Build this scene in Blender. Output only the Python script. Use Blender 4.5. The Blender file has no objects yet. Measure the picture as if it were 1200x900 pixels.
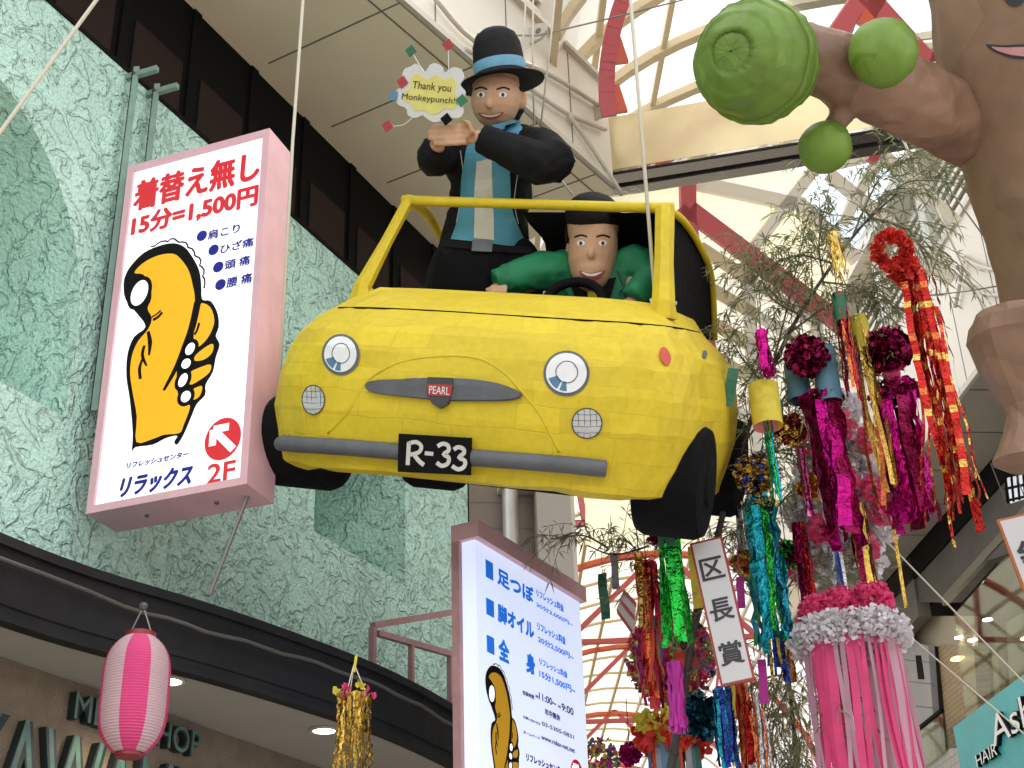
import bpy, bmesh, math, random
import numpy as np
from mathutils import Vector, Matrix
from mathutils.geometry import tessellate_polygon
from mathutils.bvhtree import BVHTree
from mathutils import noise as mnoise

random.seed(7)
SC = bpy.context.scene
COL = SC.collection
PI = math.pi

# ------------------------------------------------------------------ camera
FPX, PITCH, ROLL, CH = 1650.0, math.radians(28), math.radians(-1.9), 1.6
CAM = Vector((0, 0, CH))
_F = Vector((0, math.cos(PITCH), math.sin(PITCH)))
_R0 = Vector((1, 0, 0)); _U0 = _R0.cross(_F)
_R = _R0 * math.cos(ROLL) + _U0 * math.sin(ROLL)
_U = _U0 * math.cos(ROLL) - _R0 * math.sin(ROLL)
cd = bpy.data.cameras.new('camera'); cam = bpy.data.objects.new('camera', cd); COL.objects.link(cam)
cd.sensor_width = 36.0; cd.lens = 36.0 * FPX / 1200.0; cd.clip_start = 0.05; cd.clip_end = 2000
cam.matrix_world = Matrix(((_R.x, _U.x, -_F.x, 0), (_R.y, _U.y, -_F.y, 0), (_R.z, _U.z, -_F.z, CH), (0, 0, 0, 1)))
SC.camera = cam

# ------------------------------------------------------------------ light
SUN_EL, SUN_AZ = math.radians(64), math.radians(50)     # azimuth clockwise from +Y
W = bpy.data.worlds.new('World'); SC.world = W; W.use_nodes = True
nt = W.node_tree; nt.nodes.clear()
out = nt.nodes.new('ShaderNodeOutputWorld'); bg = nt.nodes.new('ShaderNodeBackground')
sky = nt.nodes.new('ShaderNodeTexSky'); sky.sky_type = 'NISHITA'; sky.sun_disc = False
sky.sun_elevation = SUN_EL; sky.sun_rotation = SUN_AZ; sky.air_density = 1.0; sky.dust_density = 2.0
tc = nt.nodes.new('ShaderNodeTexCoord'); nz = nt.nodes.new('ShaderNodeTexNoise')
nz.inputs['Scale'].default_value = 3.2; nz.inputs['Detail'].default_value = 6; nz.inputs['Roughness'].default_value = .55
rp = nt.nodes.new('ShaderNodeValToRGB'); rp.color_ramp.elements[0].position = .36; rp.color_ramp.elements[1].position = .52
mx = nt.nodes.new('ShaderNodeMix'); mx.data_type = 'RGBA'
mx.inputs[7].default_value = (11.0, 11.0, 11.2, 1)
nt.links.new(tc.outputs['Generated'], nz.inputs['Vector']); nt.links.new(nz.outputs['Fac'], rp.inputs['Fac'])
nt.links.new(rp.outputs['Color'], mx.inputs[0]); nt.links.new(sky.outputs['Color'], mx.inputs[6])
nt.links.new(mx.outputs[2], bg.inputs['Color']); nt.links.new(bg.outputs['Background'], out.inputs['Surface'])
bg.inputs['Strength'].default_value = 0.15
sd = bpy.data.lights.new('sun', 'SUN'); sd.energy = 2.0; sd.angle = math.radians(14); sd.color = (1, .95, .86)
sun = bpy.data.objects.new('sun', sd); COL.objects.link(sun)
sdir = Vector((math.sin(SUN_AZ) * math.cos(SUN_EL), math.cos(SUN_AZ) * math.cos(SUN_EL), math.sin(SUN_EL)))
sun.rotation_euler = sdir.to_track_quat('Z', 'Y').to_euler(); sun.location = (0, 0, 30)
SC.view_settings.view_transform = 'Standard'; SC.view_settings.look = 'None'
SC.view_settings.exposure = 0.62; SC.view_settings.gamma = 1
SC.cycles.max_bounces = 8; SC.cycles.transparent_max_bounces = 24
SC.cycles.sample_clamp_indirect = 6

# ------------------------------------------------------------------ pixel rays -> places
def ray(x, y): return _F + _R * ((x - 600) / FPX) + _U * ((450 - y) / FPX)
def Pd(x, y, d): return CAM + ray(x, y) * d
def Pz(x, y, z):
    r = ray(x, y); return CAM + r * ((z - CH) / r.z)
def Ppl(x, y, P, n):
    r = ray(x, y); return CAM + r * ((Vector(P) - CAM).dot(n) / r.dot(n))
def drop(P, py):
    """length one must go straight down from P to meet image row py"""
    k = (450 - py) / FPX; v = P - CAM
    return (v.dot(_U) - k * v.dot(_F)) / (_U.z - k * _F.z)
def mpp(d): return d / FPX

# ------------------------------------------------------------------ materials
_M = {}
def mat(name, col, rough=.6, metal=0.0, var=0.0, vs=3.0, bump=0.0, bs=20.0, emis=0.0, ecol=None, trans=0.0, spec=.5, kind=None, bd=.02):
    if name in _M: return _M[name]
    m = bpy.data.materials.new(name); m.use_nodes = True; t = m.node_tree; b = t.nodes['Principled BSDF']
    b.inputs['Base Color'].default_value = (*col, 1); b.inputs['Roughness'].default_value = rough
    b.inputs['Metallic'].default_value = metal; b.inputs['Specular IOR Level'].default_value = spec
    co = t.nodes.new('ShaderNodeTexCoord')
    if var > 0:
        n = t.nodes.new('ShaderNodeTexNoise'); n.inputs['Scale'].default_value = vs; n.inputs['Detail'].default_value = 5; n.inputs['Roughness'].default_value = .6
        t.links.new(co.outputs['Object'], n.inputs['Vector'])
        r = t.nodes.new('ShaderNodeMapRange'); r.inputs[1].default_value = .3; r.inputs[2].default_value = .7
        r.inputs[3].default_value = 1 - var; r.inputs[4].default_value = 1 + var
        t.links.new(n.outputs['Fac'], r.inputs[0])
        x = t.nodes.new('ShaderNodeVectorMath'); x.operation = 'SCALE'; x.inputs[0].default_value = col
        t.links.new(r.outputs[0], x.inputs['Scale']); t.links.new(x.outputs[0], b.inputs['Base Color'])
    if bump > 0:
        n = t.nodes.new('ShaderNodeTexNoise'); n.inputs['Scale'].default_value = bs; n.inputs['Detail'].default_value = 4
        t.links.new(co.outputs['Object'], n.inputs['Vector'])
        k = t.nodes.new('ShaderNodeBump'); k.inputs['Strength'].default_value = bump; k.inputs['Distance'].default_value = bd
        t.links.new(n.outputs['Fac'], k.inputs['Height']); t.links.new(k.outputs[0], b.inputs['Normal'])
    if emis > 0:
        b.inputs['Emission Color'].default_value = (*(ecol or col), 1); b.inputs['Emission Strength'].default_value = emis
    if trans > 0:
        o = t.nodes['Material Output']; tr = t.nodes.new('ShaderNodeBsdfTranslucent'); tr.inputs['Color'].default_value = (*col, 1)
        ms = t.nodes.new('ShaderNodeMixShader'); ms.inputs[0].default_value = trans
        t.links.new(b.outputs[0], ms.inputs[1]); t.links.new(tr.outputs[0], ms.inputs[2]); t.links.new(ms.outputs[0], o.inputs['Surface'])
    _M[name] = m; return m

def papier(name, col, rough=.62, var=.10, patch=9.0, spec=.35, crump=0.0, cs=7.0):
    """painted paper pasted on in overlapping sheets"""
    if name in _M: return _M[name]
    m = mat(name, col, rough, 0, spec=spec); t = m.node_tree; b = t.nodes['Principled BSDF']
    co = t.nodes.new('ShaderNodeTexCoord')
    v = t.nodes.new('ShaderNodeTexVoronoi'); v.distance = 'CHEBYCHEV'; v.inputs['Scale'].default_value = patch; v.inputs['Randomness'].default_value = .75
    t.links.new(co.outputs['Object'], v.inputs['Vector'])
    n = t.nodes.new('ShaderNodeTexNoise'); n.inputs['Scale'].default_value = 11; n.inputs['Detail'].default_value = 6
    t.links.new(co.outputs['Object'], n.inputs['Vector'])
    a = t.nodes.new('ShaderNodeMath'); a.operation = 'MULTIPLY_ADD'
    sp = t.nodes.new('ShaderNodeSeparateColor'); t.links.new(v.outputs['Color'], sp.inputs[0])
    t.links.new(sp.outputs[0], a.inputs[0]); a.inputs[1].default_value = .5; t.links.new(n.outputs['Fac'], a.inputs[2])
    r = t.nodes.new('ShaderNodeMapRange'); r.inputs[1].default_value = .3; r.inputs[2].default_value = 1.2
    r.inputs[3].default_value = 1 - var; r.inputs[4].default_value = 1 + var; t.links.new(a.outputs[0], r.inputs[0])
    x = t.nodes.new('ShaderNodeVectorMath'); x.operation = 'SCALE'; x.inputs[0].default_value = col
    t.links.new(r.outputs[0], x.inputs['Scale']); t.links.new(x.outputs[0], b.inputs['Base Color'])
    # creases: ridged stretched noise plus the sheet edges
    mp = t.nodes.new('ShaderNodeMapping'); mp.inputs['Scale'].default_value = (3, 3, 9); t.links.new(co.outputs['Object'], mp.inputs[0])
    n2 = t.nodes.new('ShaderNodeTexNoise'); n2.inputs['Scale'].default_value = 1.6; n2.inputs['Detail'].default_value = 5; n2.inputs['Distortion'].default_value = 1.2
    t.links.new(mp.outputs[0], n2.inputs['Vector'])
    ab = t.nodes.new('ShaderNodeMath'); ab.operation = 'MULTIPLY_ADD'; t.links.new(sp.outputs[1], ab.inputs[0]); ab.inputs[1].default_value = .16; t.links.new(n2.outputs['Fac'], ab.inputs[2])
    k = t.nodes.new('ShaderNodeBump'); k.inputs['Strength'].default_value = .35 + crump * .6; k.inputs['Distance'].default_value = .02 + crump * .02
    if crump > 0:
        dn = t.nodes.new('ShaderNodeTexNoise'); dn.inputs['Scale'].default_value = cs * .6; t.links.new(co.outputs['Object'], dn.inputs['Vector'])
        dm = t.nodes.new('ShaderNodeMix'); dm.data_type = 'RGBA'; dm.blend_type = 'LINEAR_LIGHT'; dm.inputs[0].default_value = .12; t.links.new(co.outputs['Object'], dm.inputs[6]); t.links.new(dn.outputs['Color'], dm.inputs[7])
        v2 = t.nodes.new('ShaderNodeTexVoronoi'); v2.feature = 'DISTANCE_TO_EDGE'; v2.inputs['Scale'].default_value = cs; t.links.new(dm.outputs[2], v2.inputs['Vector'])
        cl_ = t.nodes.new('ShaderNodeMath'); cl_.operation = 'MULTIPLY_ADD'; cl_.use_clamp = False; t.links.new(v2.outputs['Distance'], cl_.inputs[0]); cl_.inputs[1].default_value = -2.2 * crump; t.links.new(ab.outputs[0], cl_.inputs[2])
        t.links.new(cl_.outputs[0], k.inputs['Height'])
    else: t.links.new(ab.outputs[0], k.inputs['Height']); t.links.new(k.outputs[0], b.inputs['Normal'])
    return m

def sheet(name, col, w=.21, h=.125):
    """painted paper laid in overlapping rectangular sheets (UV = metres round the body, height)"""
    if name in _M: return _M[name]
    m = mat(name, col, .58, 0, spec=.35); t = m.node_tree; b = t.nodes['Principled BSDF']
    uv = t.nodes.new('ShaderNodeUVMap'); co = t.nodes.new('ShaderNodeTexCoord')
    nd = t.nodes.new('ShaderNodeTexNoise'); nd.inputs['Scale'].default_value = 2.5; t.links.new(co.outputs['Object'], nd.inputs['Vector'])
    mv = t.nodes.new('ShaderNodeMix'); mv.data_type = 'RGBA'; mv.blend_type = 'LINEAR_LIGHT'; mv.inputs[0].default_value = .035
    t.links.new(uv.outputs[0], mv.inputs[6]); t.links.new(nd.outputs['Color'], mv.inputs[7])
    br = t.nodes.new('ShaderNodeTexBrick'); br.inputs['Scale'].default_value = 1; br.inputs['Brick Width'].default_value = w; br.inputs['Row Height'].default_value = h
    br.inputs['Mortar Size'].default_value = .004; br.inputs['Mortar Smooth'].default_value = 1; br.offset = .37; br.squash = 1.25; br.squash_frequency = 3
    br.inputs['Color1'].default_value = (.90, .90, .90, 1); br.inputs['Color2'].default_value = (1.05, 1.05, 1.05, 1); br.inputs['Mortar'].default_value = (.9, .9, .9, 1)
    t.links.new(mv.outputs[2], br.inputs['Vector'])
    n = t.nodes.new('ShaderNodeTexNoise'); n.inputs['Scale'].default_value = 26; n.inputs['Detail'].default_value = 6; t.links.new(co.outputs['Object'], n.inputs['Vector'])
    r = t.nodes.new('ShaderNodeMapRange'); r.inputs[1].default_value = .3; r.inputs[2].default_value = .7; r.inputs[3].default_value = .93; r.inputs[4].default_value = 1.05; t.links.new(n.outputs['Fac'], r.inputs[0])
    x = t.nodes.new('ShaderNodeVectorMath'); x.operation = 'SCALE'; x.inputs[0].default_value = col; t.links.new(r.outputs[0], x.inputs['Scale'])
    y = t.nodes.new('ShaderNodeVectorMath'); y.operation = 'MULTIPLY'; t.links.new(x.outputs[0], y.inputs[0]); t.links.new(br.outputs['Color'], y.inputs[1]); t.links.new(y.outputs[0], b.inputs['Base Color'])
    n2 = t.nodes.new('ShaderNodeTexNoise'); n2.inputs['Scale'].default_value = 3.2; n2.inputs['Detail'].default_value = 5; n2.inputs['Distortion'].default_value = .8; t.links.new(co.outputs['Object'], n2.inputs['Vector'])
    h1 = t.nodes.new('ShaderNodeMath'); h1.operation = 'MULTIPLY_ADD'; sc_ = t.nodes.new('ShaderNodeSeparateColor'); t.links.new(br.outputs['Color'], sc_.inputs[0])
    mpw = t.nodes.new('ShaderNodeMapping'); mpw.inputs['Rotation'].default_value = (.3, .5, .4); mpw.inputs['Scale'].default_value = (2.2, 2.2, 8); t.links.new(co.outputs['Object'], mpw.inputs[0])
    nw = t.nodes.new('ShaderNodeTexNoise'); nw.noise_type = 'RIDGED_MULTIFRACTAL'; nw.inputs['Scale'].default_value = 1.3; nw.inputs['Detail'].default_value = 2; nw.inputs['Distortion'].default_value = .5; t.links.new(mpw.outputs[0], nw.inputs['Vector'])
    hw_ = t.nodes.new('ShaderNodeMath'); hw_.operation = 'MULTIPLY_ADD'; hw_.inputs[1].default_value = .22; t.links.new(nw.outputs['Fac'], hw_.inputs[0]); t.links.new(n2.outputs['Fac'], hw_.inputs[2])
    t.links.new(sc_.outputs[0], h1.inputs[0]); h1.inputs[1].default_value = .8; t.links.new(hw_.outputs[0], h1.inputs[2])
    k = t.nodes.new('ShaderNodeBump'); k.inputs['Strength'].default_value = .6; k.inputs['Distance'].default_value = .022
    t.links.new(h1.outputs[0], k.inputs['Height']); t.links.new(k.outputs[0], b.inputs['Normal'])
    return m

def stucco(name, col, bd_=.04):
    m = mat(name, col, .75, 0, spec=.3); t = m.node_tree; b = t.nodes['Principled BSDF']
    co = t.nodes.new('ShaderNodeTexCoord')
    n0 = t.nodes.new('ShaderNodeTexNoise'); n0.inputs['Scale'].default_value = 3.5; n0.inputs['Detail'].default_value = 3
    t.links.new(co.outputs['Object'], n0.inputs['Vector'])
    mix = t.nodes.new('ShaderNodeMix'); mix.data_type = 'RGBA'; mix.inputs[0].default_value = .22
    t.links.new(co.outputs['Object'], mix.inputs[6]); t.links.new(n0.outputs['Color'], mix.inputs[7])
    n1 = t.nodes.new('ShaderNodeTexNoise'); n1.inputs['Scale'].default_value = 7.2; n1.inputs['Detail'].default_value = 4; n1.inputs['Roughness'].default_value = .5; n1.inputs['Distortion'].default_value = 1.1
    t.links.new(mix.outputs[2], n1.inputs['Vector'])
    rr = t.nodes.new('ShaderNodeValToRGB')
    rr.color_ramp.interpolation = 'EASE'
    e = rr.color_ramp.elements; e[0].position = .40; e[0].color = (0, 0, 0, 1); e[1].position = .56; e[1].color = (1, 1, 1, 1)
    e.new(.47).color = (.12, .12, .12, 1); e.new(.515).color = (.88, .88, .88, 1)
    t.links.new(n1.outputs['Fac'], rr.inputs[0])
    k = t.nodes.new('ShaderNodeBump'); k.inputs['Strength'].default_value = 1; k.inputs['Distance'].default_value = bd_
    nf_ = t.nodes.new('ShaderNodeTexNoise'); nf_.inputs['Scale'].default_value = 34; nf_.inputs['Detail'].default_value = 5; t.links.new(co.outputs['Object'], nf_.inputs['Vector'])
    hm = t.nodes.new('ShaderNodeMath'); hm.operation = 'MULTIPLY_ADD'; hm.inputs[1].default_value = .9; t.links.new(nf_.outputs['Fac'], hm.inputs[0]); t.links.new(rr.outputs[0], hm.inputs[2])
    t.links.new(hm.outputs[0], k.inputs['Height']); t.links.new(k.outputs[0], b.inputs['Normal'])
    n3 = t.nodes.new('ShaderNodeTexNoise'); n3.inputs['Scale'].default_value = 1.2; n3.inputs['Detail'].default_value = 5
    t.links.new(co.outputs['Object'], n3.inputs['Vector'])
    r = t.nodes.new('ShaderNodeMapRange'); r.inputs[1].default_value = .3; r.inputs[2].default_value = .7; r.inputs[3].default_value = .88; r.inputs[4].default_value = 1.06
    t.links.new(n3.outputs['Fac'], r.inputs[0])
    # base colour goes slightly darker in the trowel grooves
    g = t.nodes.new('ShaderNodeMapRange'); g.inputs[1].default_value = 0; g.inputs[2].default_value = .6; g.inputs[3].default_value = .94; g.inputs[4].default_value = 1
    t.links.new(rr.outputs[0], g.inputs[0])
    mu = t.nodes.new('ShaderNodeMath'); mu.operation = 'MULTIPLY'; t.links.new(r.outputs[0], mu.inputs[0]); t.links.new(g.outputs[0], mu.inputs[1])
    x = t.nodes.new('ShaderNodeVectorMath'); x.operation = 'SCALE'; x.inputs[0].default_value = col
    t.links.new(mu.outputs[0], x.inputs['Scale']); t.links.new(x.outputs[0], b.inputs['Base Color'])
    return m

def tile_mat(name, c1, c2, mortar, sw, sh, rough=.5):
    m = mat(name, c1, rough); t = m.node_tree; b = t.nodes['Principled BSDF']
    uv = t.nodes.new('ShaderNodeUVMap'); br = t.nodes.new('ShaderNodeTexBrick')
    br.inputs['Color1'].default_value = (*c1, 1); br.inputs['Color2'].default_value = (*c2, 1); br.inputs['Mortar'].default_value = (*mortar, 1)
    br.inputs['Scale'].default_value = 1; br.inputs['Brick Width'].default_value = sw; br.inputs['Row Height'].default_value = sh
    br.inputs['Mortar Size'].default_value = .006; br.offset = 0
    t.links.new(uv.outputs[0], br.inputs['Vector']); t.links.new(br.outputs[0], b.inputs['Base Color'])
    return m

def glass_mat(name, tint=(.9, .95, .95), refl=.12):
    m = mat(name, tint, .02); t = m.node_tree; o = t.nodes['Material Output']
    tr = t.nodes.new('ShaderNodeBsdfTransparent'); tr.inputs[0].default_value = (*tint, 1)
    gl = t.nodes.new('ShaderNodeBsdfGlossy'); gl.inputs['Roughness'].default_value = .03
    ms = t.nodes.new('ShaderNodeMixShader'); ms.inputs[0].default_value = refl
    t.links.new(tr.outputs[0], ms.inputs[1]); t.links.new(gl.outputs[0], ms.inputs[2]); t.links.new(ms.outputs[0], o.inputs['Surface'])
    return m

# ------------------------------------------------------------------ mesh builder
_TXT = {}
def text_geo(s, bold=0.0, ext=0.0, bev=0.0):
    key = (s, bold, ext, bev)
    if key in _TXT: return _TXT[key]
    c = bpy.data.curves.new('t', 'FONT'); c.body = s; c.offset = bold; c.extrude = ext; c.bevel_depth = bev; c.resolution_u = 4
    if ext == 0: c.fill_mode = 'FRONT'
    o = bpy.data.objects.new('t', c); COL.objects.link(o)
    dg = bpy.context.evaluated_depsgraph_get(); me = bpy.data.meshes.new_from_object(o.evaluated_get(dg))
    V = [v.co.copy() for v in me.vertices]; Fc = [tuple(p.vertices) for p in me.polygons]
    bpy.data.objects.remove(o); bpy.data.curves.remove(c); bpy.data.meshes.remove(me)
    if V:
        x0 = min(v.x for v in V); x1 = max(v.x for v in V); y0 = min(v.y for v in V); y1 = max(v.y for v in V)
    else: x0 = x1 = y0 = y1 = 0
    _TXT[key] = (V, Fc, x0, x1, y0, y1); return _TXT[key]

class MB:
    def __init__(s): s.v = []; s.f = []; s.m = []; s.uv = None
    def add(s, V, Fc, mi=0):
        o = len(s.v); s.v += [Vector(p) for p in V]; s.f += [tuple(i + o for i in q) for q in Fc]; s.m += [mi] * len(Fc); return s
    def poly(s, P, mi=0): return s.add(P, [tuple(range(len(P)))], mi)
    def hexa(s, o, a, b, c, mi=0):
        """box from corner o and edge vectors a, b, c"""
        o, a, b, c = Vector(o), Vector(a), Vector(b), Vector(c)
        V = [o, o + a, o + a + b, o + b, o + c, o + a + c, o + a + b + c, o + b + c]
        return s.add(V, [(0, 3, 2, 1), (4, 5, 6, 7), (0, 1, 5, 4), (1, 2, 6, 5), (2, 3, 7, 6), (3, 0, 4, 7)], mi)
    def box(s, c, sz, mi=0):
        c = Vector(c); h = Vector(sz) / 2
        return s.hexa(c - h, (sz[0], 0, 0), (0, sz[1], 0), (0, 0, sz[2]), mi)
    def bar(s, p, q, w, h, up=(0, 0, 1), mi=0):
        """rectangular bar between two points, w across, h along up"""
        p, q = Vector(p), Vector(q); d = (q - p).normalized(); x = d.cross(Vector(up))
        if x.length < 1e-4: x = d.cross(Vector((1, 0, 0)))
        x.normalize(); y = x.cross(d)
        return s.hexa(p - x * w / 2 - y * h / 2, x * w, y * h, q - p, mi)
    def tube(s, pts, r, n=8, mi=0, cap=True, flat=1.0):
        pts = [Vector(p) for p in pts]; k = len(pts); rr = r if hasattr(r, '__len__') else [r] * k
        V = []; Fc = []; prev = None
        for i in range(k):
            d = (pts[min(i + 1, k - 1)] - pts[max(i - 1, 0)]); d.normalize()
            if prev is None:
                x = d.cross(Vector((0, 0, 1)));
                if x.length < .05: x = d.cross(Vector((0, 1, 0)))
            else: x = prev - d * prev.dot(d)
            x.normalize(); prev = x; y = d.cross(x)
            for j in range(n):
                a = 2 * PI * j / n; V.append(pts[i] + x * math.cos(a) * rr[i] + y * math.sin(a) * rr[i] * flat)
        for i in range(k - 1):
            for j in range(n): Fc.append((i * n + j, i * n + (j + 1) % n, (i + 1) * n + (j + 1) % n, (i + 1) * n + j))
        if cap: Fc.append(tuple(range(n - 1, -1, -1))); Fc.append(tuple((k - 1) * n + j for j in range(n)))
        return s.add(V, Fc, mi)
    def ball(s, c, r, n=16, mi=0, M=None):
        c = Vector(c); r = Vector(r) if hasattr(r, '__len__') else Vector((r, r, r)); h = n // 2; V = []; Fc = []
        V.append(Vector((0, 0, 1)))
        for i in range(1, h):
            for j in range(n):
                t = PI * i / h; a = 2 * PI * j / n; V.append(Vector((math.sin(t) * math.cos(a), math.sin(t) * math.sin(a), math.cos(t))))
        V.append(Vector((0, 0, -1))); L = len(V) - 1
        for j in range(n): Fc.append((0, 1 + j, 1 + (j + 1) % n)); Fc.append((L, L - n + (j + 1) % n, L - n + j))
        for i in range(h - 2):
            for j in range(n): a = 1 + i * n; Fc.append((a + j, a + n + j, a + n + (j + 1) % n, a + (j + 1) % n))
        W_ = []
        for p in V:
            q = Vector((p.x * r.x, p.y * r.y, p.z * r.z)); W_.append(c + (M @ q if M else q))
        return s.add(W_, Fc, mi)
    def lathe(s, prof, c, axis=(0, 0, 1), n=24, mi=0, mfun=None, cap=True):
        z = Vector(axis).normalized(); x = z.cross(Vector((0, 1, 0)))
        if x.length < .1: x = z.cross(Vector((1, 0, 0)))
        x.normalize(); y = z.cross(x); c = Vector(c); V = []; Fc = []; mm = []
        for r, h in prof:
            for j in range(n): a = 2 * PI * j / n; V.append(c + z * h + (x * math.cos(a) + y * math.sin(a)) * r)
        for i in range(len(prof) - 1):
            for j in range(n):
                Fc.append((i * n + j, i * n + (j + 1) % n, (i + 1) * n + (j + 1) % n, (i + 1) * n + j)); mm.append(mfun(j / n) if mfun else mi)
        if cap:
            Fc.append(tuple(range(n - 1, -1, -1))); mm.append(mi); Fc.append(tuple((len(prof) - 1) * n + j for j in range(n))); mm.append(mi)
        o = len(s.v); s.v += V; s.f += [tuple(i + o for i in q) for q in Fc]; s.m += mm; return s
    def prism(s, P2, mp, h0, h1, mi=0, sides=True):
        """polygon P2 in plane coordinates, mp(u,v,h)->point; front at h1, back at h0"""
        tri = tessellate_polygon([[Vector((p[0], p[1], 0)) for p in P2]]); n = len(P2)
        ar = sum(P2[i][0] * P2[(i + 1) % n][1] - P2[(i + 1) % n][0] * P2[i][1] for i in range(n))
        V = [mp(p[0], p[1], h1) for p in P2]; Fc = []
        for t in tri:
            a, b, c = [Vector((P2[i][0], P2[i][1])) for i in t]
            if (b - a).cross(c - a) < 0: t = (t[0], t[2], t[1])
            Fc.append(tuple(t))
        if sides:
            V += [mp(p[0], p[1], h0) for p in P2]; Fc += [tuple(n + i for i in reversed(t)) for t in Fc[:]]
            for i in range(n):
                j = (i + 1) % n; Fc.append((i, n + i, n + j, j) if ar > 0 else (i, j, n + j, n + i))
        return s.add(V, Fc, mi)
    def text(s, txt, box, mp, h, mi=0, bold=0.0, ext=0.0, bev=0.0, slant=0.0):
        """text squeezed into box (u0,v0,u1,v1) of the plane mp; ext > 0 gives solid letters"""
        if ext == 0 and bold > .004:
            e = bold * .62 * (box[3] - box[1]); hstep = .00012
            for i, (dx, dy) in enumerate([(0, 0)] + [(e * math.cos(q), e * math.sin(q)) for q in np.linspace(0, 2 * PI, 11)[:-1]]):
                s.text(txt, (box[0] + e + dx, box[1] + e + dy, box[2] - e + dx, box[3] - e + dy), mp, h + i * hstep, mi, 0, 0, 0, slant)
            return s
        V, Fc, x0, x1, y0, y1 = text_geo(txt, bold, ext, bev)
        if not V: return s
        u0, v0, u1, v1 = box; ku = (u1 - u0) / (x1 - x0); kv = (v1 - v0) / (y1 - y0); zz = [p.z for p in V]; z0, z1 = min(zz), max(zz)
        W_ = []
        for p in V:
            hh = h if ext == 0 else h * (p.z - z0) / (z1 - z0)
            v = v0 + (p.y - y0) * kv; W_.append(mp(u0 + (p.x - x0) * ku + slant * (v - v0), v, hh))
        return s.add(W_, Fc, mi)
    def ribbon(s, pts, w, side, mi=0, mis=None, tw=0.0):
        side = Vector(side).normalized(); V = []; Fc = []
        for i, p in enumerate(pts):
            ww = (w[i] if hasattr(w, '__len__') else w) / 2
            sd = side if tw == 0 else Matrix.Rotation(tw * i, 3, 'Z') @ side
            V += [Vector(p) - sd * ww, Vector(p) + sd * ww]
        o = len(s.v); s.v += V
        for i in range(len(pts) - 1):
            s.f.append((o + 2 * i, o + 2 * i + 1, o + 2 * i + 3, o + 2 * i + 2)); s.m.append(mis[i % len(mis)] if mis else mi)
        return s
    def build(s, name, mats, parent=None, smooth=False, local=False, uvf=None):
        if not isinstance(mats, (list, tuple)): mats = [mats]
        me = bpy.data.meshes.new(name); V = s.v
        if parent is not None and not local:
            inv = _INV[parent.name]; V = [inv @ p for p in V]
        me.from_pydata([tuple(p) for p in V], [], s.f); me.update()
        for m in mats: me.materials.append(m)
        me.polygons.foreach_set('material_index', s.m)
        if smooth: me.polygons.foreach_set('use_smooth', [True] * len(me.polygons))
        if uvf:
            ul = me.uv_layers.new(name='UVMap')
            for l in me.loops: ul.data[l.index].uv = uvf(s.v[l.vertex_index])
        o = bpy.data.objects.new(name, me); COL.objects.link(o)
        if parent is not None:
            o.parent = parent
            _INV[o.name] = _INV[parent.name]
        else: _INV[o.name] = Matrix()
        return o

def crumple(V, c, amp, cs, axis=False):
    """push points in and out like crumpled paper"""
    out_ = []
    for p in V:
        dd = mnoise.voronoi(p * cs)[0]; k = min(dd[1] - dd[0], .5) * 2 - .4 + .5 * mnoise.noise(p * cs * .6)
        d = p - (c(p) if callable(c) else c); d.normalize(); out_.append(p + d * amp * k)
    return out_
_INV = {}
def thing(name, label, cat, loc=(0, 0, 0), M=None, group=None):
    o = bpy.data.objects.new(name, None); COL.objects.link(o); o.empty_display_size = .1
    mw = M if M is not None else Matrix.Translation(Vector(loc))
    o.matrix_world = mw; _INV[o.name] = mw.inverted()
    return tag(o, label, cat, group)
def tag(o, label, cat=None, group=None, kind=None):
    if label: o['label'] = label
    if cat: o['category'] = cat
    if group: o['group'] = group
    if kind: o['kind'] = kind
    return o

def lerp(a, b, t): return a + (b - a) * t

class Plane:
    """a real plane in the place: origin, right axis u, up axis v, normal n towards the viewer"""
    def __init__(s, o, u, v):
        s.o = Vector(o); s.u = Vector(u).normalized(); v = Vector(v); s.v = (v - s.u * v.dot(s.u)).normalized(); s.n = s.u.cross(s.v)
    def mp(s, a, b, h): return s.o + s.u * a + s.v * b + s.n * h
    def px(s, x, y):
        d = Ppl(x, y, s.o, s.n) - s.o; return (d.dot(s.u), d.dot(s.v))
    def P(s, x, y, h=0): a, b = s.px(x, y); return s.mp(a, b, h)
    def bb(s, x0, y0, x1, y1):
        a, b = s.px(x0, y0), s.px(x1, y1); return (a[0], b[1], b[0], a[1])
    def poly(s, L): return [s.px(*p) for p in L]

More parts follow.
